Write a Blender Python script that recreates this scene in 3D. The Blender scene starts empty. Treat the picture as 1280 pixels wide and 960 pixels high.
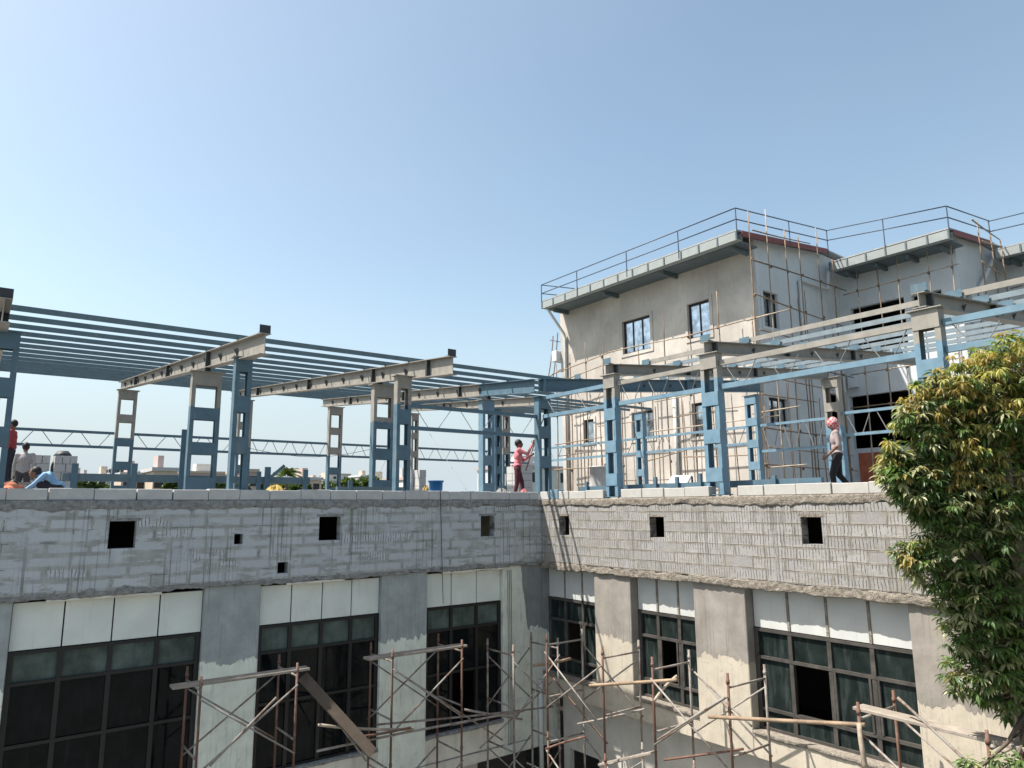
import bpy, bmesh, math, random
from mathutils import Vector, Matrix, noise
R = math.radians
rng = random.Random(7)
S = bpy.context.scene
COL = S.collection
Z0 = 8.5                      # height of the camera eye above the courtyard ground; all z below are relative to the eye

# ------------------------------------------------------------------ camera
HEAD, PITCH, ROLL = 0.645183389, 0.171373709, -0.00784423460
CAMX, CAMY = -11.37, -13.95
fw = Vector((math.sin(HEAD)*math.cos(PITCH), math.cos(HEAD)*math.cos(PITCH), math.sin(PITCH)))
rt = Vector((math.cos(HEAD), -math.sin(HEAD), 0)); up = rt.cross(fw)
r2 = rt*math.cos(ROLL)+up*math.sin(ROLL); u2 = -rt*math.sin(ROLL)+up*math.cos(ROLL)
cd = bpy.data.cameras.new('camera'); cam = bpy.data.objects.new('camera', cd); COL.objects.link(cam)
cam.matrix_world = Matrix(((r2.x, u2.x, -fw.x, CAMX), (r2.y, u2.y, -fw.y, CAMY), (r2.z, u2.z, -fw.z, Z0), (0, 0, 0, 1)))
cd.sensor_width = 36; cd.lens = 882.86/1280*36; cd.clip_start = 0.1; cd.clip_end = 5000
S.camera = cam
# ------------------------------------------------------------------ sky, sun, exposure
SUN_TO = Vector((1.0, -0.69, -2.0)).normalized()      # direction the light travels
EL = math.asin(-SUN_TO.z); AZ = math.atan2(-SUN_TO.x, -SUN_TO.y)   # clockwise from +Y
W = bpy.data.worlds.new('World'); S.world = W; W.use_nodes = True
wn = W.node_tree; wn.nodes.clear()
sky = wn.nodes.new('ShaderNodeTexSky'); sky.sky_type = 'NISHITA'; sky.sun_disc = False
sky.sun_elevation = EL; sky.sun_rotation = AZ
sky.altitude = 100; sky.air_density = 1.0; sky.dust_density = 2.2; sky.ozone_density = 1.6
bg = wn.nodes.new('ShaderNodeBackground'); bg.inputs[1].default_value = 0.125
wo = wn.nodes.new('ShaderNodeOutputWorld')
tint = wn.nodes.new('ShaderNodeMix'); tint.data_type = 'RGBA'; tint.blend_type = 'MULTIPLY'; tint.inputs[0].default_value = 1
tint.inputs[7].default_value = (1.04, 1.01, .86, 1)      # hazy, slightly less blue air
wn.links.new(sky.outputs[0], tint.inputs[6]); 
tc = wn.nodes.new('ShaderNodeTexCoord'); sx_ = wn.nodes.new('ShaderNodeSeparateXYZ'); wn.links.new(tc.outputs['Generated'], sx_.inputs[0])
mr = wn.nodes.new('ShaderNodeMapRange'); mr.inputs[1].default_value = .0; mr.inputs[2].default_value = .30; mr.inputs[3].default_value = 1; mr.inputs[4].default_value = 0; mr.interpolation_type = 'SMOOTHSTEP'
hz = wn.nodes.new('ShaderNodeMix'); hz.data_type = 'RGBA'; hz.inputs[7].default_value = (2.6, 3.0, 3.25, 1)    # pale dusty air low over the town
wn.links.new(sx_.outputs[2], mr.inputs[0]); wn.links.new(mr.outputs[0], hz.inputs[0]); wn.links.new(tint.outputs[2], hz.inputs[6])
nn_ = wn.nodes.new('ShaderNodeTexNoise'); nn_.inputs['Scale'].default_value = 2.2; nn_.inputs['Detail'].default_value = 5; wn.links.new(tc.outputs['Generated'], nn_.inputs['Vector'])
nr = wn.nodes.new('ShaderNodeMapRange'); nr.inputs[1].default_value = .35; nr.inputs[2].default_value = .7; nr.inputs[3].default_value = 0; nr.inputs[4].default_value = .10; wn.links.new(nn_.outputs[0], nr.inputs[0])
h2 = wn.nodes.new('ShaderNodeMix'); h2.data_type = 'RGBA'; h2.inputs[7].default_value = (2.6, 3.0, 3.25, 1); wn.links.new(nr.outputs[0], h2.inputs[0]); wn.links.new(hz.outputs[2], h2.inputs[6])   # thin uneven haze
wn.links.new(h2.outputs[2], bg.inputs[0]); wn.links.new(bg.outputs[0], wo.inputs[0])
sl = bpy.data.lights.new('sun', 'SUN'); sl.energy = 5.0; sl.angle = R(0.5); sl.color = (1.0, 0.94, 0.85)
so = bpy.data.objects.new('sun', sl); COL.objects.link(so)
so.rotation_euler = SUN_TO.to_track_quat('-Z', 'Y').to_euler(); so.location = (-20, 10, 40)
S.view_settings.view_transform = 'Standard'; S.view_settings.look = 'None'
S.view_settings.exposure = 1.0; S.view_settings.gamma = 1.0; S.view_settings.use_curve_mapping = False

# ------------------------------------------------------------------ helpers: meshes
class MB:
    def __init__(s): s.v = []; s.f = []; s.mi = []
    def add(s, vs, fs, mi=0):
        o = len(s.v); s.v += [tuple(p) for p in vs]; s.f += [tuple(i+o for i in f) for f in fs]; s.mi += [mi]*len(fs)
        return s
    def box(s, x0, y0, z0, x1, y1, z1, mi=0):
        x0, x1 = sorted((x0, x1)); y0, y1 = sorted((y0, y1)); z0, z1 = sorted((z0, z1))
        return s.add([(x0,y0,z0),(x1,y0,z0),(x1,y1,z0),(x0,y1,z0),(x0,y0,z1),(x1,y0,z1),(x1,y1,z1),(x0,y1,z1)],
                     [(0,3,2,1),(4,5,6,7),(0,1,5,4),(1,2,6,5),(2,3,7,6),(3,0,4,7)], mi)
    def bar(s, p0, p1, w, h, mi=0, upv=(0,0,1), w1=None, h1=None):
        p0, p1 = Vector(p0), Vector(p1); d = (p1-p0).normalized(); u = Vector(upv)
        if abs(d.dot(u)) > .98: u = Vector((1,0,0))
        a = d.cross(u).normalized(); b = a.cross(d).normalized()
        w1 = w if w1 is None else w1; h1 = h if h1 is None else h1
        vs = []
        for p, ww, hh in ((p0, w, h), (p1, w1, h1)):
            for sa, sb in ((-1,-1),(1,-1),(1,1),(-1,1)): vs.append(p+a*(sa*ww/2)+b*(sb*hh/2))
        return s.add(vs, [(0,1,2,3),(7,6,5,4),(0,4,5,1),(1,5,6,2),(2,6,7,3),(3,7,4,0)], mi)
    def tube(s, pts, r, n=7, mi=0, cap=True):
        pts = [Vector(p) for p in pts]; rs = r if isinstance(r, (list, tuple)) else [r]*len(pts)
        o = len(s.v); a = None; rings = []
        for i, p in enumerate(pts):
            d = (pts[min(i+1, len(pts)-1)]-pts[max(i-1, 0)]).normalized()
            if a is None:
                a = d.cross(Vector((0,0,1)) if abs(d.z) < .9 else Vector((1,0,0))).normalized()
            else: a = (a-d*a.dot(d)).normalized()
            b = d.cross(a); ring = []
            for k in range(n):
                t = 2*math.pi*k/n; ring.append(len(s.v)); s.v.append(tuple(p+(a*math.cos(t)+b*math.sin(t))*rs[i]))
            rings.append(ring)
        for i in range(len(rings)-1):
            for k in range(n):
                s.f.append((rings[i][k], rings[i][(k+1)%n], rings[i+1][(k+1)%n], rings[i+1][k])); s.mi.append(mi)
        if cap:
            s.f.append(tuple(rings[0][::-1])); s.f.append(tuple(rings[-1])); s.mi += [mi, mi]
        return s
    def ellipsoid(s, c, rad, nu=12, nv=8, mi=0, rot=None):
        c = Vector(c); vs = [c+(rot@Vector((0,0,-rad[2])) if rot else Vector((0,0,-rad[2])))]
        for j in range(1, nv):
            t = -math.pi/2+math.pi*j/nv
            for i in range(nu):
                a = 2*math.pi*i/nu; q = Vector((rad[0]*math.cos(t)*math.cos(a), rad[1]*math.cos(t)*math.sin(a), rad[2]*math.sin(t)))
                vs.append(c+(rot@q if rot else q))
        q = Vector((0,0,rad[2])); vs.append(c+(rot@q if rot else q)); fs = []
        for i in range(nu): fs.append((0, 1+(i+1)%nu, 1+i))
        for j in range(nv-2):
            for i in range(nu):
                a = 1+j*nu; fs.append((a+i, a+(i+1)%nu, a+nu+(i+1)%nu, a+nu+i))
        L = len(vs)-1; a = 1+(nv-2)*nu
        for i in range(nu): fs.append((a+i, a+(i+1)%nu, L))
        return s.add(vs, fs, mi)
    def build(s, name, mats, parent=None, smooth=False, label=None, recalc=True, bevel=0, merge=False):
        off = parent_loc(parent)
        me = bpy.data.meshes.new(name)
        me.from_pydata([(x-off.x, y-off.y, z+Z0-off.z) for x, y, z in s.v], [], s.f)
        mats = mats if isinstance(mats, (list, tuple)) else [mats]
        for m in mats: me.materials.append(m)
        if len(mats) > 1: me.polygons.foreach_set('material_index', s.mi)
        if recalc or merge:
            bm = bmesh.new(); bm.from_mesh(me)
            if merge: bmesh.ops.remove_doubles(bm, verts=bm.verts, dist=.0004)
            if recalc: bmesh.ops.recalc_face_normals(bm, faces=bm.faces)
            bm.to_mesh(me); bm.free()
        if smooth: me.polygons.foreach_set('use_smooth', [True]*len(me.polygons))
        o = bpy.data.objects.new(name, me); COL.objects.link(o)
        if parent is not None: o.parent = parent
        if bevel:
            b = o.modifiers.new('bevel', 'BEVEL'); b.width = bevel; b.segments = 1; b.limit_method = 'ANGLE'
        if label: o['label'] = label
        return o
def parent_loc(p):
    v = Vector((0,0,0))
    while p is not None: v += p.location; p = p.parent
    return v
def tag(o, label, cat, group=None, kind=None):
    o['label'] = label; o['category'] = cat
    if group: o['group'] = group
    if kind: o['kind'] = kind
    return o
def thing(name, label, cat, loc, group=None):
    o = bpy.data.objects.new(name, None); COL.objects.link(o); o.location = (loc[0], loc[1], loc[2]+Z0); o.empty_display_size = .2
    return tag(o, label, cat, group)
def copy_thing(root, shift, label):
    c = root.copy(); COL.objects.link(c); c.location = root.location+Vector(shift); c['label'] = label
    for ch in root.children:
        k = ch.copy(); COL.objects.link(k); k.parent = c
        for g in ch.children:
            q = g.copy(); COL.objects.link(q); q.parent = k
    return c
def structure(mb, name, mat, **k):
    o = mb.build(name, mat, **k); o['kind'] = 'structure'; return o
def nz(x, y, z, sc=1.0): return noise.noise(Vector((x*sc, y*sc, z*sc)))
def ray(px, py):
    return fw+r2*((px-640)/882.86)-u2*((py-480)/882.86)
def at_y(px, py, y):
    d = ray(px, py); t = (y-CAMY)/d.y; return Vector((CAMX+d.x*t, y, d.z*t))
def at_x(px, py, x):
    d = ray(px, py); t = (x-CAMX)/d.x; return Vector((x, CAMY+d.y*t, d.z*t))
def at_d(px, py, dd):
    d = ray(px, py); return Vector((CAMX, CAMY, 0))+d*dd
ORD = ['first','second','third','fourth','fifth','sixth','seventh','eighth','ninth','tenth','eleventh','twelfth','thirteenth','fourteenth']

# ------------------------------------------------------------------ helpers: materials
class NT:
    def __init__(s, name):
        s.m = bpy.data.materials.new(name); s.m.use_nodes = True; s.t = s.m.node_tree; s.n = s.t.nodes
        s.p = s.n['Principled BSDF']; s.geo = None
    def link(s, a, b): s.t.links.new(a, b)
    def val(s, sock, v):
        if hasattr(v, 'is_linked') or isinstance(v, bpy.types.NodeSocket): s.link(v, sock)
        elif isinstance(v, (tuple, list)):
            sock.default_value = (*v, 1) if len(v) == 3 and len(sock.default_value) == 4 else v
        else: sock.default_value = v
    def pos(s):
        if s.geo is None: s.geo = s.n.new('ShaderNodeNewGeometry')
        return s.geo.outputs['Position']
    def sep(s, v):
        n = s.n.new('ShaderNodeSeparateXYZ'); s.link(v, n.inputs[0]); return n.outputs
    def comb(s, x, y, z=0.0):
        n = s.n.new('ShaderNodeCombineXYZ')
        for i, q in enumerate((x, y, z)): s.val(n.inputs[i], q)
        return n.outputs[0]
    def math(s, op, a, b=0.0, c=0.0, clamp=False):
        n = s.n.new('ShaderNodeMath'); n.operation = op; n.use_clamp = clamp
        s.val(n.inputs[0], a); s.val(n.inputs[1], b); s.val(n.inputs[2], c); return n.outputs[0]
    def vmath(s, op, a, b):
        n = s.n.new('ShaderNodeVectorMath'); n.operation = op; s.val(n.inputs[0], a); s.val(n.inputs[1], b); return n.outputs[0]
    def noise(s, scale, detail=4, vec=None, rough=.55, dist=0.0):
        n = s.n.new('ShaderNodeTexNoise'); s.link(vec if vec is not None else s.pos(), n.inputs['Vector'])
        n.inputs['Scale'].default_value = scale; n.inputs['Detail'].default_value = detail; n.inputs['Roughness'].default_value = rough
        n.inputs['Distortion'].default_value = dist
        return n.outputs['Fac']
    def step(s, v, lo, hi):
        n = s.n.new('ShaderNodeMapRange'); s.val(n.inputs[0], v); n.inputs[1].default_value = lo; n.inputs[2].default_value = hi; n.clamp = True
        return n.outputs[0]
    def mix(s, f, a, b, mode='MIX'):
        n = s.n.new('ShaderNodeMix'); n.data_type = 'RGBA'; n.blend_type = mode
        s.val(n.inputs[0], f); s.val(n.inputs[6], a); s.val(n.inputs[7], b); return n.outputs[2]
    def bump(s, h, strength=.3, dist=.02, prev=None):
        n = s.n.new('ShaderNodeBump'); s.link(h, n.inputs['Height']); n.inputs['Strength'].default_value = strength; n.inputs['Distance'].default_value = dist
        if prev is not None: s.link(prev, n.inputs['Normal'])
        s.link(n.outputs[0], s.p.inputs['Normal']); return n.outputs[0]
    def out(s, col, rough=.85, metal=0.0, spec=.4):
        s.val(s.p.inputs['Base Color'], col); s.val(s.p.inputs['Roughness'], rough); s.val(s.p.inputs['Metallic'], metal)
        s.p.inputs['Specular IOR Level'].default_value = spec
        return s.m
def vary(c, k): return tuple(min(1, x*k) for x in c)
def simple(name, c, rough=.8, sc=6, amt=.25, metal=0.0, spec=.4, bump=.0, bsc=40):
    t = NT(name); f = t.noise(sc, 5); f2 = t.noise(sc*.23, 3)
    k = t.mix(t.step(f, .3, .7), vary(c, 1-amt), vary(c, 1+amt)); k = t.mix(t.step(f2, .35, .7), k, vary(c, 1-amt*.6))
    if bump: t.bump(t.noise(bsc, 4), bump, .01)
    return t.out(k, rough, metal, spec)
def uz(t, axis):
    p = t.sep(t.pos()); return p[0 if axis == 'x' else 1], p[2]
def blocks(name, axis, c1, c2, mortar, groove=.55, smear=.5, zoff=0.0, streak=.6, ms=.03, cracks=(.47,.53)):
    t = NT(name); u, z = uz(t, axis)
    w1 = t.noise(1.6, 2); w2 = t.noise(5, 3); w3 = t.noise(22, 3)
    du = t.math('MULTIPLY', t.math('SUBTRACT', w1, .5), .12)
    dz = t.math('ADD', t.math('MULTIPLY', t.math('SUBTRACT', w2, .5), .022), t.math('MULTIPLY', t.math('SUBTRACT', w3, .5), .02))
    vec = t.comb(t.math('ADD', t.math('ADD', u, du), dz), t.math('ADD', t.math('ADD', z, zoff), dz))
    def brick(ms, sm):
        b = t.n.new('ShaderNodeTexBrick'); t.link(vec, b.inputs['Vector']); b.inputs['Scale'].default_value = 1
        b.inputs['Color1'].default_value = (0,0,0,1); b.inputs['Color2'].default_value = (1,1,1,1); b.inputs['Mortar'].default_value = (.5,.5,.5,1)
        b.inputs['Brick Width'].default_value = .61; b.inputs['Row Height'].default_value = .200
        b.inputs['Mortar Size'].default_value = ms; b.inputs['Mortar Smooth'].default_value = sm; b.inputs['Bias'].default_value = 0; b.offset = .42
        return b
    b1 = brick(ms, .5); b2 = brick(.0055, .3); b0 = brick(.0002, 0)
    rnd = t.sep(b0.outputs['Color'])[0]
    fine = t.noise(38, 5); mid = t.noise(4.5, 4)
    col = t.mix(rnd, c1, c2); col = t.mix(t.math('MULTIPLY', t.step(fine, .4, .7), .5), col, vary(c2, 1.08))
    sm = t.noise(2.0, 6, vec=t.comb(t.math('MULTIPLY', u, .6), t.math('MULTIPLY', z, 2.0)), rough=.7)
    mfac = t.math('MULTIPLY', b1.outputs['Fac'], t.step(t.noise(2.2, 4), .36, .5))
    mcol = t.mix(t.step(mid, .35, .65), vary(mortar, .8), vary(mortar, 1.12))
    cover = t.math('MAXIMUM', t.math('MULTIPLY', mfac, .92), t.math('MULTIPLY', t.step(sm, .53, .58), smear))
    col = t.mix(cover, col, mcol)
    gu = t.math('ADD', u, t.math('MULTIPLY', t.noise(6, 2), .05))
    gw = t.math('SINE', t.math('MULTIPLY', gu, 2*math.pi/.058))
    gl = t.math('MULTIPLY', t.step(gw, .55, .9), t.math('MULTIPLY', t.step(rnd, 1-groove, 1-groove+.02), t.step(t.noise(6, 3, vec=t.comb(t.math('MULTIPLY', u, 1.6), t.math('MULTIPLY', z, .8))), .40, .5)))
    gl = t.math('MULTIPLY', gl, t.math('SUBTRACT', 1.0, t.math('MULTIPLY', cover, .75)))
    col = t.mix(t.math('MULTIPLY', gl, .85), col, vary(mortar, .34))
    dark = t.math('MULTIPLY', b2.outputs['Fac'], t.step(t.noise(2.4, 3, vec=vec), *cracks))
    col = t.mix(t.math('MULTIPLY', dark, .8), col, vary(mortar, .22))
    st = t.noise(1.0, 5, vec=t.comb(t.math('MULTIPLY', u, 21), t.math('MULTIPLY', z, .28)), rough=.6)
    stm = t.math('MULTIPLY', t.step(st, .53, .60), t.step(t.noise(1.0, 3, vec=t.comb(t.math('MULTIPLY', u, 1.3), t.math('MULTIPLY', z, .5))), .46, .58))
    col = t.mix(t.math('MULTIPLY', stm, streak), col, vary(mortar, .32))
    h = t.math('SUBTRACT', t.math('ADD', t.math('MULTIPLY', fine, .3), t.math('MULTIPLY', cover, .35)), t.math('ADD', t.math('MULTIPLY', gl, .8), dark))
    t.bump(h, .5, .014)
    return t.out(col, .92, 0, .2)
def rough_concrete(name, c, sc=8, amt=.3, bump=.6):
    t = NT(name); a = t.noise(sc, 6, rough=.65); b = t.noise(sc*4, 5); d = t.noise(1.3, 3)
    k = t.mix(t.step(a, .35, .68), vary(c, 1-amt), vary(c, 1+amt*.6)); k = t.mix(t.math('MULTIPLY', t.step(b, .55, .7), .5), k, vary(c, .5))
    k = t.mix(t.math('MULTIPLY', t.step(d, .5, .65), .4), k, vary(c, .75))
    t.bump(t.math('ADD', a, t.math('MULTIPLY', b, .4)), bump, .05)
    return t.out(k, .95, 0, .15)
def pilaster(name, axis, cement, paint, zb, corner=False):
    """grey cement render above, old cream paint below with a ragged edge and drips"""
    t = NT(name); u, z = uz(t, axis)
    e = t.math('ADD', t.math('MULTIPLY', t.math('SUBTRACT', t.noise(2.2, 5), .5), .5), t.math('MULTIPLY', t.math('SUBTRACT', t.noise(12, 4, vec=t.comb(u, t.math('MULTIPLY', z, .3))), .5), .28))
    ze = t.math('ADD', z, e)
    if corner: ze = t.math('SUBTRACT', t.math('ADD', ze, t.math('MULTIPLY', e, .6)), t.math('MULTIPLY', t.step(t.math('MULTIPLY', u, -1.0), .45, .75), 2.2))
    f = t.step(ze, zb+Z0-.012, zb+Z0+.012)
    a = t.noise(2.6, 5); b = t.noise(14, 5)
    cem = t.mix(t.step(a, .33, .68), vary(cement, .82), vary(cement, 1.16)); cem = t.mix(t.math('MULTIPLY', t.step(b, .5, .75), .3), cem, vary(cement, .7))
    st = t.noise(1.0, 4, vec=t.comb(t.math('MULTIPLY', u, 22), t.math('MULTIPLY', z, .6)))
    cem = t.mix(t.math('MULTIPLY', t.step(st, .56, .68), .45), cem, vary(cement, .5))
    pa = t.mix(t.step(t.noise(3.3, 5), .4, .7), paint, vary(paint, .82))
    st2 = t.noise(1.0, 5, vec=t.comb(t.math('MULTIPLY', u, 30), t.math('MULTIPLY', z, 1.6)))
    pa = t.mix(t.math('MULTIPLY', t.step(st2, .55, .7), .5), pa, vary(cement, .8))
    pa = t.mix(t.math('MULTIPLY', t.step(t.noise(6, 6, rough=.7), .6, .68), .6), pa, vary(cement, .9))
    t.bump(t.math('ADD', t.math('MULTIPLY', f, .6), t.math('MULTIPLY', b, .4)), .35, .02)
    return t.out(t.mix(f, pa, cem), .9, 0, .2)
def plaster(name, c, patch=.25, sc=.6, stains=.35):
    t = NT(name); a = t.noise(sc, 6, rough=.6); b = t.noise(sc*7, 5); p = t.sep(t.pos())
    st = t.noise(1.0, 5, vec=t.comb(t.math('MULTIPLY', p[0], 5), t.math('MULTIPLY', p[1], 5), t.math('MULTIPLY', p[2], .5)))
    k = t.mix(t.step(a, .36, .66), vary(c, 1-patch), vary(c, 1+patch*.5)); k = t.mix(t.math('MULTIPLY', t.step(b, .45, .7), .35), k, vary(c, .82))
    k = t.mix(t.math('MULTIPLY', t.step(st, .56, .72), stains), k, vary(c, .6))
    t.bump(t.noise(24, 4), .2, .01)
    return t.out(k, .93, 0, .15)
def painted_steel(name, top, low, zs=None, edge=.02, rust=.25):
    """primer grey above height zs, blue paint below it"""
    t = NT(name); p = t.sep(t.pos()); n1 = t.noise(5, 5); n2 = t.noise(28, 5, rough=.65)
    def tone(c): return t.mix(t.step(n1, .3, .7), vary(c, .84), vary(c, 1.12))
    col = tone(low)
    if zs is not None:
        f = t.step(t.math('ADD', p[2], t.math('MULTIPLY', t.math('SUBTRACT', n1, .5), .08)), zs+Z0-edge, zs+Z0+edge)
        col = t.mix(f, col, tone(top))
    col = t.mix(t.math('MULTIPLY', t.step(n2, .58, .7), rust), col, (.15,.10,.075)); col = t.mix(t.math('MULTIPLY', t.step(t.noise(1.0, 4, vec=t.comb(t.math('MULTIPLY', p[0], 9), t.math('MULTIPLY', p[1], 9), t.math('MULTIPLY', p[2], 1.1))), .58, .68), .3), col, (.20,.19,.18))
    t.bump(n2, .08, .004)
    return t.out(col, t.step(n1, -.6, 1.4), 0, .4)
def bamboo(name, c):
    t = NT(name); n1 = t.noise(3, 4); n2 = t.noise(30, 3)
    k = t.mix(t.step(n1, .3, .7), vary(c, .6), vary(c, 1.25)); k = t.mix(t.math('MULTIPLY', t.step(n2, .5, .7), .5), k, vary(c, .45))
    return t.out(k, .75, 0, .3)
def rusty(name, c, rust=(.17,.06,.035), amt=.5):
    t = NT(name); n1 = t.noise(4.5, 6, rough=.7); n2 = t.noise(40, 3)
    k = t.mix(t.step(n1, amt-.07, amt+.1), rust, c); k = t.mix(t.math('MULTIPLY', t.step(n2, .5, .7), .4), k, vary(rust, .7))
    t.bump(n2, .15, .004)
    return t.out(k, .75, .0, .35)
def glass_mat(name, c, rough=.06, streak=.3):
    t = NT(name); p = t.sep(t.pos()); n1 = t.noise(3.2, 4)
    st = t.noise(1.0, 5, vec=t.comb(t.math('MULTIPLY', p[0], 9), t.math('MULTIPLY', p[1], 9), t.math('MULTIPLY', p[2], 1.6)))
    k = t.mix(t.step(n1, .35, .7), vary(c, .6), vary(c, 1.3)); k = t.mix(t.math('MULTIPLY', t.step(st, .5, .75), streak), k, (.11,.13,.135))
    r = t.math('ADD', t.math('MULTIPLY', t.step(st, .45, .8), .35), rough)
    return t.out(k, r, 0, .10)
def white_panel(name, c):
    t = NT(name); n1 = t.noise(2.0, 4); n2 = t.noise(16, 6, rough=.7); p = t.sep(t.pos())
    st = t.noise(1.0, 4, vec=t.comb(t.math('MULTIPLY', p[0], 14), t.math('MULTIPLY', p[1], 14), t.math('MULTIPLY', p[2], .8)))
    k = t.mix(t.step(n1, .35, .7), vary(c, .88), c); k = t.mix(t.math('MULTIPLY', t.step(st, .58, .72), .25), k, vary(c, .55))
    k = t.mix(t.math('MULTIPLY', t.step(n2, .68, .74), .7), k, (.12,.12,.11))
    return t.out(k, .7, 0, .3)
def leaf_mat(name, c, tr=.35):
    t = NT(name); n1 = t.noise(7, 3); n2 = t.noise(45, 2)
    k = t.mix(t.step(n1, .3, .7), vary(c, .6), vary(c, 1.45)); k = t.mix(t.step(n2, .35, .7), k, vary(c, .8))
    t.out(k, .42, 0, .45)
    tl = t.n.new('ShaderNodeBsdfTranslucent'); t.link(t.mix(1.0, k, (1.3,1.25,.6), 'MULTIPLY'), tl.inputs[0])
    mx = t.n.new('ShaderNodeMixShader'); mx.inputs[0].default_value = tr
    t.link(t.p.outputs[0], mx.inputs[1]); t.link(tl.outputs[0], mx.inputs[2]); t.link(mx.outputs[0], t.n['Material Output'].inputs[0])
    return t.m

BLUE = (.075,.135,.18); LBLUE = (.125,.215,.285); GREY = (.25,.235,.21)
M = dict(
    blockL=blocks('grey_block_wall', 'x', (.345,.365,.385), (.43,.45,.475), (.30,.31,.295), .2, .85, zoff=.03, streak=.62, ms=.046, cracks=(.56,.60)),
    blockR=blocks('scored_block_wall', 'y', (.22,.214,.21), (.31,.304,.298), (.225,.205,.18), .88, .5, zoff=.03, streak=.5, ms=.03, cracks=(.44,.5)),
    copeL=simple('coping_block_grey', (.42,.42,.42), .95, 9, .12, bump=.3), copeR=simple('coping_block_pale', (.39,.38,.36), .95, 9, .10, bump=.3),
    mortarL=rough_concrete('mortar_grey', (.29,.29,.29), 12, .4, .9), mortarR=rough_concrete('mortar_tan', (.27,.24,.205), 12, .4, .9),
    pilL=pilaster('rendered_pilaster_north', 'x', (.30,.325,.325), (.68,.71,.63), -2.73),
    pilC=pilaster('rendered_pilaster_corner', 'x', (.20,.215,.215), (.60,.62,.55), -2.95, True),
    pilR=pilaster('rendered_pilaster_east', 'y', (.245,.226,.205), (.45,.405,.335), -2.84),
    lowL=plaster('old_cream_render', (.64,.61,.53), .25, 1.2, .6), lowR=plaster('old_white_render', (.52,.49,.44), .15, 1.2, .35),
    panel=white_panel('white_panel', (.63,.66,.62)), panelR=white_panel('white_panel_east', (.50,.51,.50)),
    frame=simple('black_frame', (.008,.008,.009), .5), frameR=simple('grey_frame', (.06,.055,.05), .55, amt=.5),
    glass=glass_mat('dark_glass', (.005,.007,.008), .03, .06), glassR=glass_mat('green_glass', (.014,.021,.020), .06, .28),
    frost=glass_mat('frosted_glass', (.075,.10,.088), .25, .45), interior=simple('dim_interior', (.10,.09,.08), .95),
    deck=rough_concrete('roof_deck', (.24,.24,.24), 3), slab=rough_concrete('slab_concrete', (.28,.27,.26), 4),
    blue=painted_steel('blue_steel', GREY, BLUE), lblue=painted_steel('light_blue_steel', GREY, LBLUE), primer=painted_steel('grey_primer_steel', GREY, GREY, rust=.35),
    purlin=painted_steel('purlin_blue_grey', GREY, (.10,.15,.175), rust=.15), purlinR=painted_steel('purlin_light', GREY, (.17,.215,.245), rust=.15),
    dark=simple('dark_steel', (.035,.04,.045), .6), rod=simple('rod_steel', (.20,.20,.20), .6),
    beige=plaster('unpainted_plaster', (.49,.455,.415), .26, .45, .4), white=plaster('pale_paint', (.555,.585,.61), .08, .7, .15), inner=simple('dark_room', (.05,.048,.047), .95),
    gutter=simple('gutter_metal', (.27,.295,.295), .5, 3, .12), gdark=simple('gutter_rib', (.10,.13,.145), .6), red=simple('red_fascia', (.20,.06,.055), .6),
    rail=simple('blue_rail', (.06,.09,.13), .5), roofm=simple('roof_sheet', (.30,.32,.33), .5),
    bam=bamboo('bamboo', (.25,.18,.125)), bamd=bamboo('dark_bamboo', (.16,.115,.085)), bamp=bamboo('pale_bamboo', (.34,.285,.22)),
    rust=rusty('rusty_pipe', (.20,.14,.12), rust=(.12,.062,.044), amt=.58), pipe=rusty('galvanised_pipe', (.25,.235,.215), rust=(.14,.085,.06), amt=.44), plank=simple('worn_plank', (.27,.235,.20), .9, 7, .4, bump=.3), plankd=simple('brown_plank', (.10,.075,.055), .85, 7, .3),
    pvc=simple('pvc_pipe', (.55,.56,.55), .5, 3, .1), orange=simple('rust_red_panel', (.42,.12,.065), .8),
    bark=simple('bark', (.12,.095,.07), .95, 14, .4, bump=.8), drum=simple('grey_drum', (.40,.40,.40), .6),
    bluep=simple('blue_plastic', (.02,.17,.45), .45), yellow=simple('yellow_cloth', (.48,.34,.10), .9), white_cloth=simple('white_cloth', (.55,.52,.52), .9),
    ground=rough_concrete('courtyard_ground', (.23,.225,.21), 1.2, .35), field=simple('far_ground', (.085,.09,.05), .95, .05, .4),
)
def col_mat(zs): return painted_steel('painted_column_steel', GREY, BLUE, zs)
def lcol_mat(zs): return painted_steel('painted_column_steel_pale', GREY, (.125,.22,.295), zs)

# ------------------------------------------------------------------ ground
g = MB(); n = 40
g.box(-3000, -3000, -9.5, 3000, 3000, -8.54); structure(g, 'ground', M['field'])
g = MB(); g.box(-30, -30, -8.6, 40, 30, -8.5); structure(g, 'courtyard', M['ground'])

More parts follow.
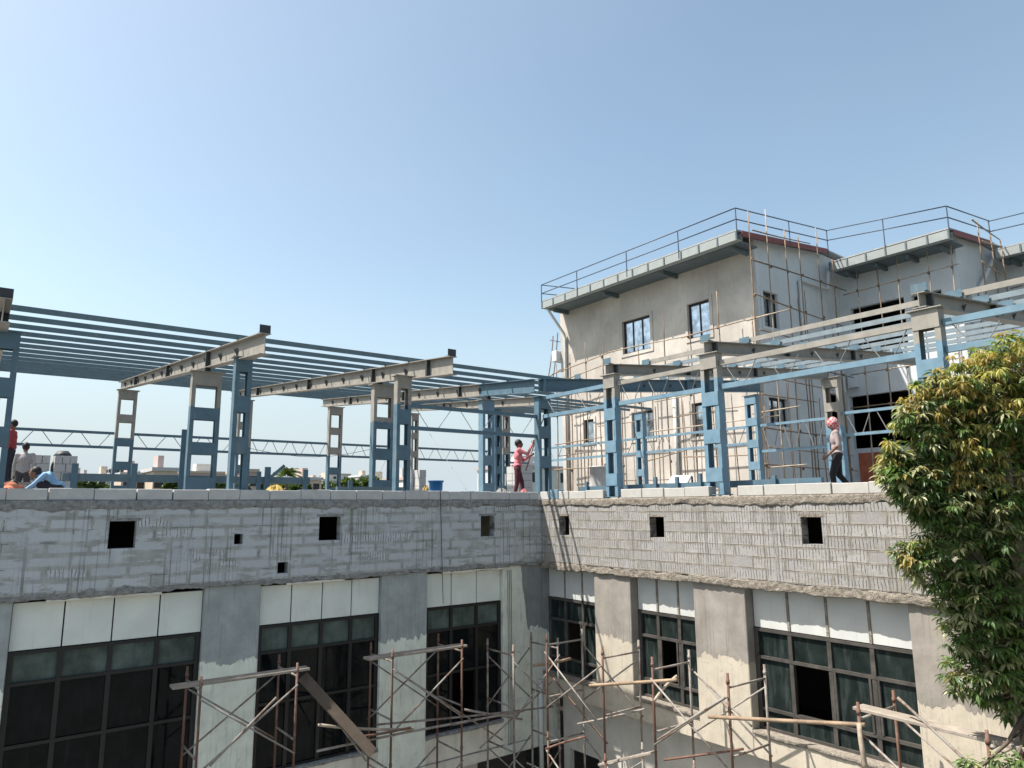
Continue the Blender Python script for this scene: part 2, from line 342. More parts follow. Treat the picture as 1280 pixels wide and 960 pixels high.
# ------------------------------------------------------------------ the two wings (one builder, two sides)
def PT(side, u, d, z): return (u, d, z) if side == 'L' else (d, u, z)
def pbox(mb, side, u0, u1, d0, d1, z0, z1, mi=0):
    a, b = PT(side, u0, d0, z0), PT(side, u1, d1, z1); return mb.box(*a, *b, mi)
def holed_wall(mb, side, u0, u1, z0, z1, d0, d1, holes, step=.0):
    us = sorted({u0, u1} | {h[0] for h in holes} | {h[1] for h in holes}); zs = sorted({z0, z1} | {h[2] for h in holes} | {h[3] for h in holes})
    inh = lambda u, z: any(h[0] < u < h[1] and h[2] < z < h[3] for h in holes)
    nu, nv = len(us)-1, len(zs)-1; solid = [[not inh((us[i]+us[i+1])/2, (zs[j]+zs[j+1])/2) for j in range(nv)] for i in range(nu)]
    def q(*c): mb.add([PT(side, *p) for p in c], [(0,1,2,3)])
    for i in range(nu):
        for j in range(nv):
            if not solid[i][j]: continue
            a, b, c, d = us[i], us[i+1], zs[j], zs[j+1]
            q((a,d0,c),(b,d0,c),(b,d0,d),(a,d0,d)); q((a,d1,c),(a,d1,d),(b,d1,d),(b,d1,c))
            if i == 0 or not solid[i-1][j]: q((a,d0,c),(a,d0,d),(a,d1,d),(a,d1,c))
            if i == nu-1 or not solid[i+1][j]: q((b,d0,c),(b,d1,c),(b,d1,d),(b,d0,d))
            if j == 0 or not solid[i][j-1]: q((a,d0,c),(a,d1,c),(b,d1,c),(b,d0,c))
            if j == nv-1 or not solid[i][j+1]: q((a,d0,d),(b,d0,d),(b,d1,d),(a,d1,d))
    return mb
def rough_strip(mb, side, u0, u1, z0, z1, d, amp, jag, back, seed=0, du=.05, nzz=5, topjag=0.0):
    """an irregular lip of mortar or concrete: front surface at depth d (minus = outwards) with a ragged lower edge"""
    nu = max(2, int(abs(u1-u0)/du)); rows = []
    for i in range(nu+1):
        u = u0+(u1-u0)*i/nu
        zb = z0+jag*(nz(u, seed, 0, 2.1)+.6*nz(u, seed+5, 0, 7)+.3*nz(u, seed+9, 0, 19)); zt = z1+topjag*(nz(u, seed+3, 0, 3)+.5*nz(u, seed+4, 0, 11))
        col = [PT(side, u, back, zt)]
        for j in range(nzz+1):
            z = zt+(zb-zt)*j/nzz; bulge = math.sin(math.pi*min(1, max(0, (j+.5)/(nzz+1))))
            col.append(PT(side, u, d-amp*(.5+.9*nz(u, z, seed, 3.5)+.7*nz(u, z, seed+2, 13)+.5*nz(u, z, seed+2, 31))*(.45+.55*bulge), z))
        col.append(PT(side, u, back, zb)); rows.append(col)
    k = len(rows[0]); vs = [p for c in rows for p in c]
    fs = [(i*k+j, (i+1)*k+j, (i+1)*k+j+1, i*k+j+1) for i in range(nu) for j in range(k-1)]
    return mb.add(vs, fs)
def coping(parent, side, u0, u1, mat, zt, d0=-.05, d1=.17, seed=1, gaps=()):
    r = random.Random(seed); u = u0
    while u < u1-.1:
        L = min(.58+r.uniform(-.05,.07), u1-u)
        if any(a < u+L/2 < b for a, b in gaps): u += L; continue
        mb = MB(); t = r.uniform(-.012,.012); h = r.uniform(-.012,.01); o = r.uniform(-.012,.012)
        pbox(mb, side, u, u+L-r.choice((.008,.012,.022)), d0+o, d1+o, .158, zt+h)
        ob = mb.build('coping_block', mat, parent, bevel=.008); u += L
def window(parent, side, u0, u1, n, df, zb, z2, missing=(), right=False, name='window'):
    """upper opaque panels, then rows of panes in a dark frame"""
    zt, zp, z1 = -1.46, -2.2, -2.7
    fr = MB(); w = .036; us = [u0+(u1-u0)*i/n for i in range(n+1)]
    rows = [zp, z1, z2, zb]
    for i, u in enumerate(us):
        k = w if 0 < i < n else w*1.2
        uu = min(max(u, u0+k), u1-k); pbox(fr, side, uu-k, uu+k, df-.03, df+.05, zb, zp)
    for j, z in enumerate(rows):
        zz = z-(.03 if j == 0 else -.03 if j == 3 else 0); pbox(fr, side, u0+.002, u1-.002, df-.036, df+.044, zz-.026, zz+.026)
    if right:
        for (i, j) in ((1,1),(0,1)):
            a, b = us[i]+.05, us[i+1]-.05
            for (c, e) in ((a, a+.035), (b-.035, b)): pbox(fr, side, c, e, df-.045, df-.0305, z2+.03, z1-.03)
    F = fr.build('window', M['frameR'] if right else M['frame'], parent)
    gl = MB()
    for i in range(n):
        for j in range(3):
            if (i, j) in missing: continue
            a, b = us[i]+.008, us[i+1]-.008; t = rng.uniform(-.004,.004)
            mb = MB() if j == 0 else gl
            pbox(mb, side, a, b, df+.008+t, df+.014+t, rows[j+1]+.01, rows[j]-.01)
            if j == 0: mb.build('frosted_pane' if side == 'L' else 'top_pane', M['frost'] if side == 'L' else M['glassR'], F)
    gl.build('glass_pane', M['glassR'] if right else M['glass'], F)
    for i in range(n):
        pm = MB(); t = rng.uniform(0,.008); g0 = .012 if not right else .02
        pbox(pm, side, us[i]+g0, us[i+1]-g0, df-.02+t, df+.02+t, zp+.012, zt-rng.uniform(0,.02)); pm.build('upper_panel', M['panelR'] if right else M['panel'], F)
    if right:
        for i in range(1, n):
            pm = MB(); pbox(pm, side, us[i]-.022, us[i]+.022, df-.035, df+.01, zp+.01, zt); pm.build('panel_batten', M['mortarR'], F)
    else:
        pm = MB(); pbox(pm, side, u0, u1, df+.03, df+.05, zp, zt); pm.build('panel_backing', M['frame'], F)
    return F
def wing(side, label, u0, u1, holes, cols, wins, spand, mats, dwin, lips):
    zsill, zled, z2 = spand
    t = thing('concrete_building', label, 'building', PT(side, (u0+u1)/2, .3, -8.5))
    w = MB(); holed_wall(w, side, u0, u1, -1.34, .02, -.06, .14, holes); w.build('block_wall', mats[0], t, merge=True)
    for h in holes:
        if h[1]-h[0] > .3:
            m = MB(); pbox(m, side, h[0]-.06, h[1]+.06, -.062, -.05, h[3]+.002, h[3]+.05)
            m.build('opening_lintel', mats[1], t)
    b = MB(); rough_strip(b, side, u0, u1, -.005, .155, -.062, .028, .06, .14, seed=3 if side == 'L' else 13, topjag=.004)
    b.build('mortar_bed', mats[1], t, smooth=True)
    e = MB(); rough_strip(e, side, u0, u1, lips[0], lips[1], -.047 if side == 'L' else -.052, lips[2], lips[3], .16, seed=23 if side == 'L' else 33, topjag=.055, du=.03, nzz=7)
    e.build('slab_edge', mats[1], t, smooth=True)
    for c in cols:
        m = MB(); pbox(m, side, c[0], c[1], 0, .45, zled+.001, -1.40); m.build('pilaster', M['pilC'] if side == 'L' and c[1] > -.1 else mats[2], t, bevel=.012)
    for wdw in wins: window(t, side, *wdw[:2], wdw[2], dwin, zsill, z2, wdw[3], side == 'R')
    for wdw in wins:
        s = MB(); pbox(s, side, wdw[0]+.001, wdw[1]-.001, .012, .44, zled+.002, zsill-.002); s.build('spandrel', M['lowL'] if side == 'L' else mats[2], t)
        s = MB(); rough_strip(s, side, wdw[0]+.01, wdw[1]-.01, zsill-.05, zsill+.012, -.01, .012, .02, dwin+.02, seed=7, nzz=3); s.build('window_sill', mats[1], t, smooth=True)
    return t
HL = [(-9.5,-9.08,-.66,-.2), (-5.79,-5.33,-.65,-.18), (-1.86,-1.47,-.69,-.22), (-7.43,-7.27,-.66,-.47), (-6.59,-6.39,-1.24,-1.03), (-13.3,-12.9,-.66,-.2)]
HR = [(-1.13,-.77,-.69,-.24), (-4.05,-3.66,-.66,-.24), (-7.46,-7.09,-.67,-.22), (-.15,-.03,-.17,-.0), (-11.0,-10.6,-.67,-.22)]
left = wing('L', 'grey block wing on the left in shade with three wide black framed windows', -17, -.001, HL,
    [(-15.6,-14.6), (-11.7,-10.73), (-7.87,-6.86), (-4.34,-3.24), (-1.18,-.002)],
    [(-14.6,-11.7,4,()), (-10.73,-7.87,4,()), (-6.86,-4.34,4,()), (-3.24,-1.18,3,((1,2),))],
    (-4.83,-5.6,-3.62), (M['blockL'], M['mortarL'], M['pilL']), .13, (-1.42,-1.29,.022,.045))
right = wing('R', 'sunlit wing on the right with scored block band and green glazed windows', -17, .14, HR,
    [(-2.98,-1.86), (-5.83,-4.66), (-9.9,-8.69), (-14.2,-12.7)],
    [(-1.86,-.003,3,((1,1),)), (-4.66,-2.98,3,((1,1),)), (-8.69,-5.83,4,((2,1),)), (-12.7,-9.9,4,())],
    (-3.93,-4.36,-3.57), (M['blockR'], M['mortarR'], M['pilR']), .235, (-1.50,-1.34,.022,.042))
coping(left, 'L', -16.9, -.1, M['copeL'], .352, seed=4, gaps=((-7.6,-7.2),(-4.1,-3.65)) and ())
coping(right, 'R', -16.9, -.75, M['copeR'], .345, seed=9, gaps=((-2.75,-2.25),(-5.55,-5.05),(-9.75,-9.2)))
m = MB(); m.box(-.05, -.72, .158, .17, -.42, .39); m.build('coping_block', M['lblue'], right, bevel=.008, label='blue painted block at the corner')
m = MB(); m.box(-.06, -.4, .158, .17, -.06, .352); m.build('coping_block', M['copeL'], right, bevel=.008)
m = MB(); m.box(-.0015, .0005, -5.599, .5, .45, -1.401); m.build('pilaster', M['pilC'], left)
# interiors, decks, lower storeys
m = MB(); m.box(-17, .142, -.12, -.002, 13.4, .12); m.build('roof_deck', M['deck'], left)
m = MB(); m.box(.142, -17, -.12, 11.7, 13.4, .122); m.build('roof_deck', M['deck'], right)
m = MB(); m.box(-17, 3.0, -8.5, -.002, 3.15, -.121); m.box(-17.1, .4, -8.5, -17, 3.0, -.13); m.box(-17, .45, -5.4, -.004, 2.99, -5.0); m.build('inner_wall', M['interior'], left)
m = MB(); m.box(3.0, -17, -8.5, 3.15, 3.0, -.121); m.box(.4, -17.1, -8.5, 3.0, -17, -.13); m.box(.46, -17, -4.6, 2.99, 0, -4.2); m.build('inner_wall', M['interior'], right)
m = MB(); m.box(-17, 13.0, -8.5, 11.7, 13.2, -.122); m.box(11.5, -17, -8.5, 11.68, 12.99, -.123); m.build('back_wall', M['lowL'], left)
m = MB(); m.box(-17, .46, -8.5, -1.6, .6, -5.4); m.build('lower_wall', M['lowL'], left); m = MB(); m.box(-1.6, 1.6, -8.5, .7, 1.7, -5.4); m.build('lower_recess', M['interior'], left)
m = MB(); holed_wall(m, 'R', -17, -.3, -8.5, -4.2, .36, .5, [(-1.5,-.5,-8.49,-5.6)]); m.build('lower_wall', M['lowR'], right, merge=True)
m = MB(); m.box(-.28, -.06, -5.8, -.08, .0-.005, -5.72); m.box(-.19, -.045, -8.5, -.09, -.005, -5.73)
m2 = MB(); m2.tube([(-.14,-.07,-4.1), (-.14,-.07,-6.3)], .055, 10); m2.build('drain_pipe', M['pvc'], left, smooth=True)
m2 = MB(); 
for i in range(3): a = -.95-i*.05; m2.tube([(a, -.012, -1.5), (a+.004, -.012, -3.2-.3*i), (a-.01, -.012, -5.4)], .006, 4)
m2.build('stain_wire', M['dark'], left)
for (u0, u1, k_) in ((-10.3,-8.6,1), (-6.4,-5.2,2), (-2.9,-1.2,5)):
    m2 = MB(); rough_strip(m2, 'L', u0, u1, -1.468, -1.425, -.035, .02, .02, .1, seed=50+k_, nzz=3); m2.build('broken_edge', M['lowL'], left, smooth=True)
# groove line of the left spandrel
m2 = MB(); rough_strip(m2, 'L', -8, -.4, -5.385, -5.36, .0, .006, .02, .02, seed=71, nzz=2); m2.build('drip_groove', M['mortarL'], left)

# ------------------------------------------------------------------ steel frame
def column(x, y, wu, wd, zb, zt, face, mats, label, pitch=.74, bh=.27, first=.30, leg=.085, group='battened steel columns on the roofs'):
    """two legs wu apart joined by batten plates. face 'y': plates look along y; 'x': along x"""
    t = thing('steel_column', label, 'column', (x, y, zb), group)
    P = (lambda u, d, z: (x+u, y+d, z)) if face == 'y' else (lambda u, d, z: (x+d, y+u, z))
    for s in (-1, 1):
        m = MB(); a = s*(wu/2-leg/2)
        # rolled channel: web on the outer side, flanges towards the inside
        wb = .012
        for (u0, u1, d0, d1) in ((s*(wu/2), s*(wu/2-wb*1.3), -wd/2, wd/2), (s*(wu/2-wb*1.3), s*(wu/2-leg), -wd/2, -wd/2+wb), (s*(wu/2-wb*1.3), s*(wu/2-leg), wd/2-wb, wd/2)):
            m.box(*P(u0, d0, zb), *P(u1, d1, zt-.012))
        m.build('leg', mats, t)
    z = zt-.012; tops = [(z-first, z)]; z -= first
    while z-pitch > zb-.1:
        z -= pitch; tops.append((max(z, zb+.005), z+bh))
    for (z0, z1) in tops:
        m = MB()
        for s in (-1, 1): m.box(*P(-wu/2+.006, s*(wd/2+.001), z0), *P(wu/2-.006, s*(wd/2+.011), z1))
        m.build('batten_plate', mats, t)
    m = MB(); m.box(*P(-wu/2-.06, -wd/2-.05, zt-.0115), *P(wu/2+.06, wd/2+.05, zt+.006)); m.build('cap_plate', M['primer'] if mats != M['blue'] else M['blue'], t)
    m = MB(); m.box(*P(-wu/2-.05, -wd/2-.04, zb-.02), *P(wu/2+.05, wd/2+.04, zb-.001)); m.build('base_plate', M['blue'], t)
    return t
FB = .17; DB = .14
column(-11.23, .12, .42, .17, .355, 2.90, 'y', M['blue'], 'dark blue column cut by the left edge of the photo', .8, .32, .28)
column(-7.4, .12, .32, .17, .355, 2.92, 'y', col_mat(2.95), 'slim dark blue column on the left parapet under the first long grey rafter', .8, .33, .28)
column(-3.87, .12, .36, .17, .355, 2.92, 'y', col_mat(2.28), 'slim column on the left parapet with grey head under the second rafter', .8, .33, .28)
column(.2, .12, .40, .19, .355, 2.79, 'y', M['blue'], 'blue corner column where the two parapets meet', .76, .3, .3)
column(-7.5, 2.5, .62, .18, DB, 2.99, 'y', col_mat(2.2), 'wide ladder column behind the left parapet, grey above and blue below', .76, .27, .30)
column(-3.55, 1.75, .55, .18, DB, 2.97, 'y', col_mat(2.05), 'wide ladder column beside the slim grey headed one, tan grey above', .76, .27, .30)
column(-.05, 2.3, .40, .22, DB, 2.96, 'y', M['lblue'], 'pale blue column behind the woman in pink, between her and the slender far columns', .76, .27, .3)
for (px, x, lab, w, zs) in ((158, -7.6, 'far rear ladder column at left carrying the end of the first rafter', .56, 2.3), (425.5, -.25, 'far rear ladder column in the middle of the left bay, grey over blue', .56, 2.0), (531, 3.3, 'slender far rear column seen between the two blue rails', .34, 1.5)):
    column(x, 12.5, w, .2, DB, 3.93, 'y', col_mat(zs), lab, .78, .27, .3)
column(-3.75, 12.5, .5, .2, DB, 3.93, 'y', col_mat(2.2), 'far rear column hidden mostly by the slim dark blue column', .78, .27, .3)
column(-11.3, 12.5, .5, .2, DB, 3.93, 'y', col_mat(2.2), 'far rear column behind the block stacks at the left edge', .78, .27, .3)
column(3.4, 6.6, .30, .2, DB, 3.45, 'y', M['blue'], 'dark slender blue column just left of the pale blue column', .7, .26, .2)
column(4.2, 7.2, .34, .2, DB, 3.5, 'y', col_mat(1.9), 'grey and blue column right beside the dark slender one', .7, .26, .2)
column(.12, -2.5, .36, .18, .2, 2.97, 'x', lcol_mat(2.42), 'light blue column on the right parapet next after the corner, with grey head')
column(.12, -5.29, .40, .18, .2, 2.97, 'x', lcol_mat(2.46), 'light blue column in the middle of the right parapet, left of the man in headscarf')
column(.12, -9.36, .40, .18, .2, 2.94, 'x', lcol_mat(2.42), 'light blue column rising behind the mango tree with tan head')
column(9.6, 5.4, .42, .22, DB, 3.66, 'x', M['lblue'], 'short looking light blue rear column in front of the beige wall beside a small window')
column(9.6, .25, .45, .22, DB, 3.68, 'x', M['lblue'], 'light blue rear column at the far end of the blue corner rafter')
column(9.6, -2.62, .5, .22, DB, 3.86, 'x', lcol_mat(2.35), 'tan headed rear column just left of the man in headscarf')
column(9.6, -5.45, .45, .22, DB, 3.86, 'x', lcol_mat(2.0), 'tan rear column peeping beside the mango tree column')
def rafter(name, label, p0, p1, h0, h1, axis, mat, cleats, stiff, tipblue=None, short=True):
    """an I section from near tip p0 to far end p1; p = (x, y, ztop)"""
    t = thing('roof_rafter', label, 'rafter', p0, 'rafters of the steel roof')
    p0, p1 = Vector(p0), Vector(p1); L = (p1-p0).length
    def seg(a, b, mt, nm):
        m = MB(); A = p0.lerp(p1, a); B = p0.lerp(p1, b); ha = h0+(h1-h0)*a; hb = h0+(h1-h0)*b
        sx = Vector((1,0,0)) if axis == 'y' else Vector((0,1,0)); w = .10; tw = .006
        def prism(ta, ba, tb, bb, ww):
            vs = []
            for Q, tt, bt in ((A, ta, ba), (B, tb, bb)):
                for s, z in ((-1, bt), (1, bt), (1, tt), (-1, tt)): q = Q+sx*s*ww; vs.append((q.x, q.y, Q.z-z))
            m.add(vs, [(0,1,2,3),(7,6,5,4),(0,4,5,1),(1,5,6,2),(2,6,7,3),(3,7,4,0)])
        prism(0, .016, 0, .016, w); prism(ha-.016, ha, hb-.016, hb, w); prism(.0165, ha-.0165, .0165, hb-.0165, tw)
        m.build(nm, mt, t)
    if tipblue: seg(0, tipblue, M['blue'], 'beam'); seg(tipblue+.0006, 1, mat, 'beam')
    else: seg(0, 1, mat, 'beam')
    for f in stiff:
        m = MB(); A = p0.lerp(p1, f); h = h0+(h1-h0)*f; s = .095
        ax = (.05, s) if axis == 'y' else (s, .05)
        if axis == 'y': m.box(A.x-s, A.y-.03, A.z-h+.018, A.x-.0065, A.y+.03, A.z-.018); m.box(A.x+.0065, A.y-.03, A.z-h+.018, A.x+s, A.y+.03, A.z-.018)
        else: m.box(A.x-.03, A.y-s, A.z-h+.018, A.x+.03, A.y-.0065, A.z-.018); m.box(A.x-.03, A.y+.0065, A.z-h+.018, A.x+.03, A.y+s, A.z-.018)
        m.build('stiffener', M['dark'] if mat != M['blue'] else M['blue'], t)
    for c in cleats:
        m = MB(); A = p0.lerp(p1, c/L)
        hc = .15 if c == cleats[0] and c < .2 else .085
        if axis == 'y': m.box(A.x-.10, A.y-.05, A.z+.001, A.x+.10, A.y-.042, A.z+hc); m.box(A.x-.10, A.y-.05, A.z+.001, A.x+.10, A.y+.05, A.z+.009)
        else: m.box(A.x-.05, A.y-.12, A.z+.001, A.x-.042, A.y+.12, A.z+.14); m.box(A.x-.05, A.y-.12, A.z+.001, A.x+.05, A.y+.12, A.z+.009)
        m.build('purlin_cleat', M['dark'] if axis == 'y' and c < .2 else M['purlin'] if axis == 'y' else M['blue'], t)
    for f in [(c/L+.25/L) for c in cleats[1:] if c/L+.25/L < .98]:
        m = MB(); A = p0.lerp(p1, f); h = h0+(h1-h0)*f; zc = A.z-h*.5
        if axis == 'y': pr = [(A.x-.008, A.y-.09, zc), (A.x-.09, A.y, zc+.06), (A.x-.008, A.y+.05, zc+.08), (A.x-.008, A.y+.03, zc-.1)]
        else: pr = [(A.x-.06, A.y-.008, zc), (A.x, A.y-.07, zc+.05), (A.x+.05, A.y-.008, zc+.05), (A.x+.02, A.y-.008, zc-.07)]
        m.add(pr, [(0,1,2),(0,3,1),(1,3,2),(0,2,3)]); m.build('gusset', M['dark'], t)
    return t
sl = .0848
def zL(y): return 3.255+sl*y
PY = [.15+1.163*k for k in range(13)]
def cl(y0): return [y-y0 for y in [y0+.09]+PY]
rafter('r', 'rafter seen end on at the left edge of the photo', (-11.3,-1.2,zL(-1.2)), (-11.3,14.2,zL(14.2)), .38, .30, 'y', M['primer'], cl(-1.2), [.1,.25])
rafter('r', 'long grey rafter cantilevered over the left parapet, first from the left', (-7.42,-1.25,zL(-1.25)), (-7.6,14.2,zL(14.2)), .40, .28, 'y', M['primer'], cl(-1.25), [.24,.5,.8])
rafter('r', 'long grey rafter second from the left, ending over the middle of the parapet', (-3.62,-1.6,zL(-1.6)), (-3.75,14.2,zL(14.2)), .40, .28, 'y', M['primer'], cl(-1.6), [.06,.23,.5,.8])
rafter('r', 'rafter with a blue painted front part meeting the corner column', (.05,.25,zL(.25)), (-.1,14.2,zL(14.2)), .37, .30, 'y', M['primer'], cl(.25)[2:], [.25,.5,.8], tipblue=.18)
rafter('r', 'short grey rafter behind the corner column', (3.4,4.1,zL(4.1)), (3.35,14.2,zL(14.2)), .30, .26, 'y', M['primer'], cl(4.1)[5:], [.3,.6,.9])
sr = .095
def zR(x): return 3.235+sr*x
PX = [1.42+1.163*k for k in range(8)]
def cr(x0): return [x-x0 for x in [x0+.1]+PX]
rafter('r', 'blue painted rafter running back from the corner column', (-.02,0.0,zR(0)), (9.75,0.0,zR(9.75)), .34, .38, 'x', M['blue'], cr(0)[1:], [.015,.3,.6])
for (y, lab) in ((-2.42, 'thin grey rafter next to the blue corner rafter'), (-5.22, 'grey rafter in the middle of the right roof'), (-9.3, 'grey rafter above the mango tree with a blue cleat at its tip'), (-13.2, 'rafter beyond the right edge of the photo')):
    rafter('r', lab, (.02,y,zR(0)-.01), (9.75,y,zR(9.75)), .25, .30, 'x', M['primer'], cr(0), [.03,.3,.6])
    m = None
# short posts between column heads and rafters
def stub(x, y, z0, z1, lab):
    m = MB(); m.box(x-.06, y-.06, z0, x+.06, y+.06, z1); m.box(x-.09, y-.09, z0-.0, x+.09, y+.09, z0+.012)
    tag(m.build('packing_post', M['dark'], None), lab, 'post', 'packing posts under the rafters')
stub(-7.5, 2.5, 2.998, zL(2.5)-.375, 'packing post above the wide grey and blue ladder column')
stub(-3.66, 1.75, 2.98, zL(1.75)-.38, 'packing post above the tan topped ladder column')
stub(-.0, 2.3, 2.97, zL(2.3)-.362, 'packing post above the pale blue column behind the parapet')
for (y, nm) in ((-2.45, 'next after the corner'), (-5.24, 'in the middle of the right parapet'), (-9.31, 'behind the mango tree')):
    stub(.18, y, 2.977, zR(.15)-.262, 'dark packing post on the parapet column '+nm)
# purlins
def cee(mb, p0, p1, h, w, axis):
    p0, p1 = Vector(p0), Vector(p1)
    if axis == 'x':
        for (dy0, dy1, dz0, dz1) in ((0,.006,0,h), (.0062,w,0,.006), (.0062,w,h-.006,h)):
            mb.add([(p0.x,p0.y+dy0,p0.z+dz0),(p1.x,p1.y+dy0,p1.z+dz0),(p1.x,p1.y+dy1,p1.z+dz0),(p0.x,p0.y+dy1,p0.z+dz0),(p0.x,p0.y+dy0,p0.z+dz1),(p1.x,p1.y+dy0,p1.z+dz1),(p1.x,p1.y+dy1,p1.z+dz1),(p0.x,p0.y+dy1,p0.z+dz1)],
                   [(0,3,2,1),(4,5,6,7),(0,1,5,4),(1,2,6,5),(2,3,7,6),(3,0,4,7)])
    else:
        for (dx0, dx1, dz0, dz1) in ((0,.006,0,h), (.0062,w,0,.006), (.0062,w,h-.006,h)):
            mb.box(p0.x+dx0, p0.y, p0.z+dz0, p0.x+dx1, p1.y, p0.z+dz1)
for k, y in enumerate(PY):
    m = MB(); xe = 3.6 if k < 4 else 9.6
    xe = {0: 1.2, 1: 1.6, 2: 2.6}.get(k, xe)
    cee(m, (-16.5, y-.03, zL(y)+.012), (xe, y-.03, zL(y)+.012), .098, .026, 'x')
    tag(m.build('roof_purlin', M['purlin'], None), f'long blue grey purlin across the left roof, {ORD[k]} back from the parapet', 'purlin', 'purlins of the left roof')
for k, x in enumerate(PX):
    m = MB(); ye = -.1 if k else -2.3
    cee(m, (x, -15.5, zR(x)+.012), (x, ye, zR(x)+.012), .10, .03, 'y')
    tag(m.build('roof_purlin', M['primer'] if k == 0 else M['purlinR'], None), ('grey' if k == 0 else 'pale blue')+f' purlin along the right roof, {ORD[k]} back from the parapet', 'purlin', 'purlins of the right roof')
# lattice girders
def lattice(label, p0, p1, zt, zb, nd, mats, chord=.07, rod=.008, loc=None, mode='zig'):
    t = thing('lattice_girder', label, 'girder', (*p0, zb), 'lattice girders between columns')
    A, B = Vector((*p0, 0)), Vector((*p1, 0)); d = (B-A).normalized()
    for i, z in enumerate((zt, zb)):
        m = MB(); m.bar((A.x,A.y,z), (B.x,B.y,z), chord*.8, chord); m.build('chord', mats[i], t)
    pts = []
    for k in range(nd):
        a = (k+.18)/nd; b = (k+.82)/nd; L = A.lerp(B, a); Q = A.lerp(B, b)
        z0, z1 = (zt, zb) if k % 2 == 0 else (zb, zt)
        m = MB(); m.tube([(L.x,L.y,z0-.0),(Q.x,Q.y,z1)], rod, 5); m.build('diagonal_rod', mats[2], t)
    return t
P_, Lb, Bl = M['primer'], M['lblue'], M['blue']
lattice('lattice girder from the corner column to the next right column, all pale blue', (.14,0.), (.14,-2.31), 2.75, 2.27, 4, (Lb, Lb, M['rod']), .09)
lattice('lattice girder with grey top chord over the middle of the right parapet', (.14,-2.7), (.14,-5.08), 2.75, 2.28, 6, (P_, Lb, M['rod']), .09)
lattice('longest lattice girder on the right parapet above the man in headscarf', (.14,-5.5), (.14,-9.15), 2.75, 2.28, 8, (P_, Lb, M['rod']), .10)
lattice('lattice girder running behind the mango crown', (.14,-9.57), (.14,-13.2), 2.70, 2.28, 8, (Lb, Lb, M['rod']), .10)
lattice('blue lattice girder between the slim grey headed column and the corner column', (-3.68,.12), (0.0,.12), 2.27, 1.76, 6, (Bl, Bl, M['rod']), .085)
for (x0, x1, nd, lab) in ((-16.5,-11.55,10,'far lattice girder at the left edge above the block stacks'), (-11.05,-7.9,6,'far lattice girder left of the first rear column'), (-7.32,-4.0,6,'far lattice girder behind the wide ladder column'), (-3.5,-.55,8,'far lattice girder in the middle of the left bay'), (.05,3.1,8,'far lattice girder behind the slim grey headed column'), (3.5,9.5,14,'far lattice girder behind the woman in pink')):
    lattice(lab, (x0,12.5), (x1,12.5), 2.47, 2.0, nd, (Bl, Bl, M['rod']), .085, .012)
for (y0, y1, nd, lab, z) in ((5.15,.5,10,'far pale girder left of the rear column at the corner rafter end',(2.62,2.05)), (.0,-2.35,6,'far tan and blue girder crossing the pale wall',(2.62,1.75)), (-2.9,-5.2,5,'far pale girder before the black opening behind the man',(2.72,2.05)), (12.3,5.7,12,'far pale girder before the beige wall at left',(2.62,2.05))):
    lattice(lab, (9.6,y0), (9.6,y1), z[0], z[1], nd, (Lb, Lb, M['rod']), .085, .014)
# slender wind-brace rods
def rod(lab, p0, p1, r=.007, name='brace_rod', mat='rod', sag=0.0):
    p0, p1 = Vector(p0), Vector(p1); m = MB()
    pts = [p0.lerp(p1, i/8)-Vector((0,0,sag*math.sin(math.pi*i/8))) for i in range(9)] if sag else [p0, p1]
    m.tube(pts, r, 5); return tag(m.build(name, M[mat], None), lab, name.replace('_', ' '))
rod('thin brace rod slanting down in front of the far rear columns to the parapet', at_y(537,542,6.5), at_y(583,612,2.5))
rod('thin brace rod rising beside the slender far column', at_y(465,612,8), at_y(488,562,8))
rod('thin cable sagging below the far lattice girder', at_y(310,560,9), at_y(470,560,9), .008, 'sagging_cable', 'dark', .3)
rod('black cable hanging down the left block wall from the parapet', (-2.98,-.08,.36), (-2.9,-.11,-2.1), .008, 'hanging_cable', 'dark', .02)
rod('pale rope lying across the block wall at the corner', (-1.1,-.1,.0), (-.1,-.75,-.95), .006, 'slack_rope', 'rod', .1)

# ------------------------------------------------------------------ things on the left deck
DK = .121
def rail_frame(label, x0, x1, y, z0, z1, ups):
    t = thing('steel_rail', label, 'rail', ((x0+x1)/2, y, DK))
    m = MB(); m.box(x0, y-.04, z0, x1, y+.04, z1); m.build('rail', M['purlin'], t)
    for (x, a, b, w) in ups:
        m = MB(); m.box(x-w, y-.075, a, x+w, y-.041, b); m.build('upright', M['blue'], t)
    return t
rail_frame('long blue channel rail with upright stubs on the left deck', -10.0, -4.85, 3, .57, .73, [(-9.8,DK,.93,.06), (-8.72,DK,.96,.06), (-7.78,DK,1.74,.06), (-6.1,DK,.85,.05), (-5.9,DK,.96,.07), (-4.98,DK,.92,.06)])
rail_frame('low dark blue channel rail just behind the left coping', -5.0, -3.2, 1.0, .36, .46, [(-4.7,DK,.6,.05)])
m = MB(); m.bar((-5.85,2.92,.70), (-5.55,2.8,1.0), .05, .07); tag(m.build('steel_offcut', M['blue'], None), 'short blue steel offcut leaning on the channel rail', 'offcut')
t = thing('steel_rail', 'blue base channel lying behind the pale right coping', 'rail', (.55,-3,DK))
m = MB(); m.box(.5, -7.2, .33, .58, -.9, .46); m.build('rail', M['blue'], t)
for y in (-1.2,-2.1,-3.4,-4.0,-4.6,-5.1,-6.3):
    m = MB(); m.box(.44, y-.035, .2, .499, y+.035, .52+.12*abs(math.sin(y*3))); m.build('upright', M['blue'], t)
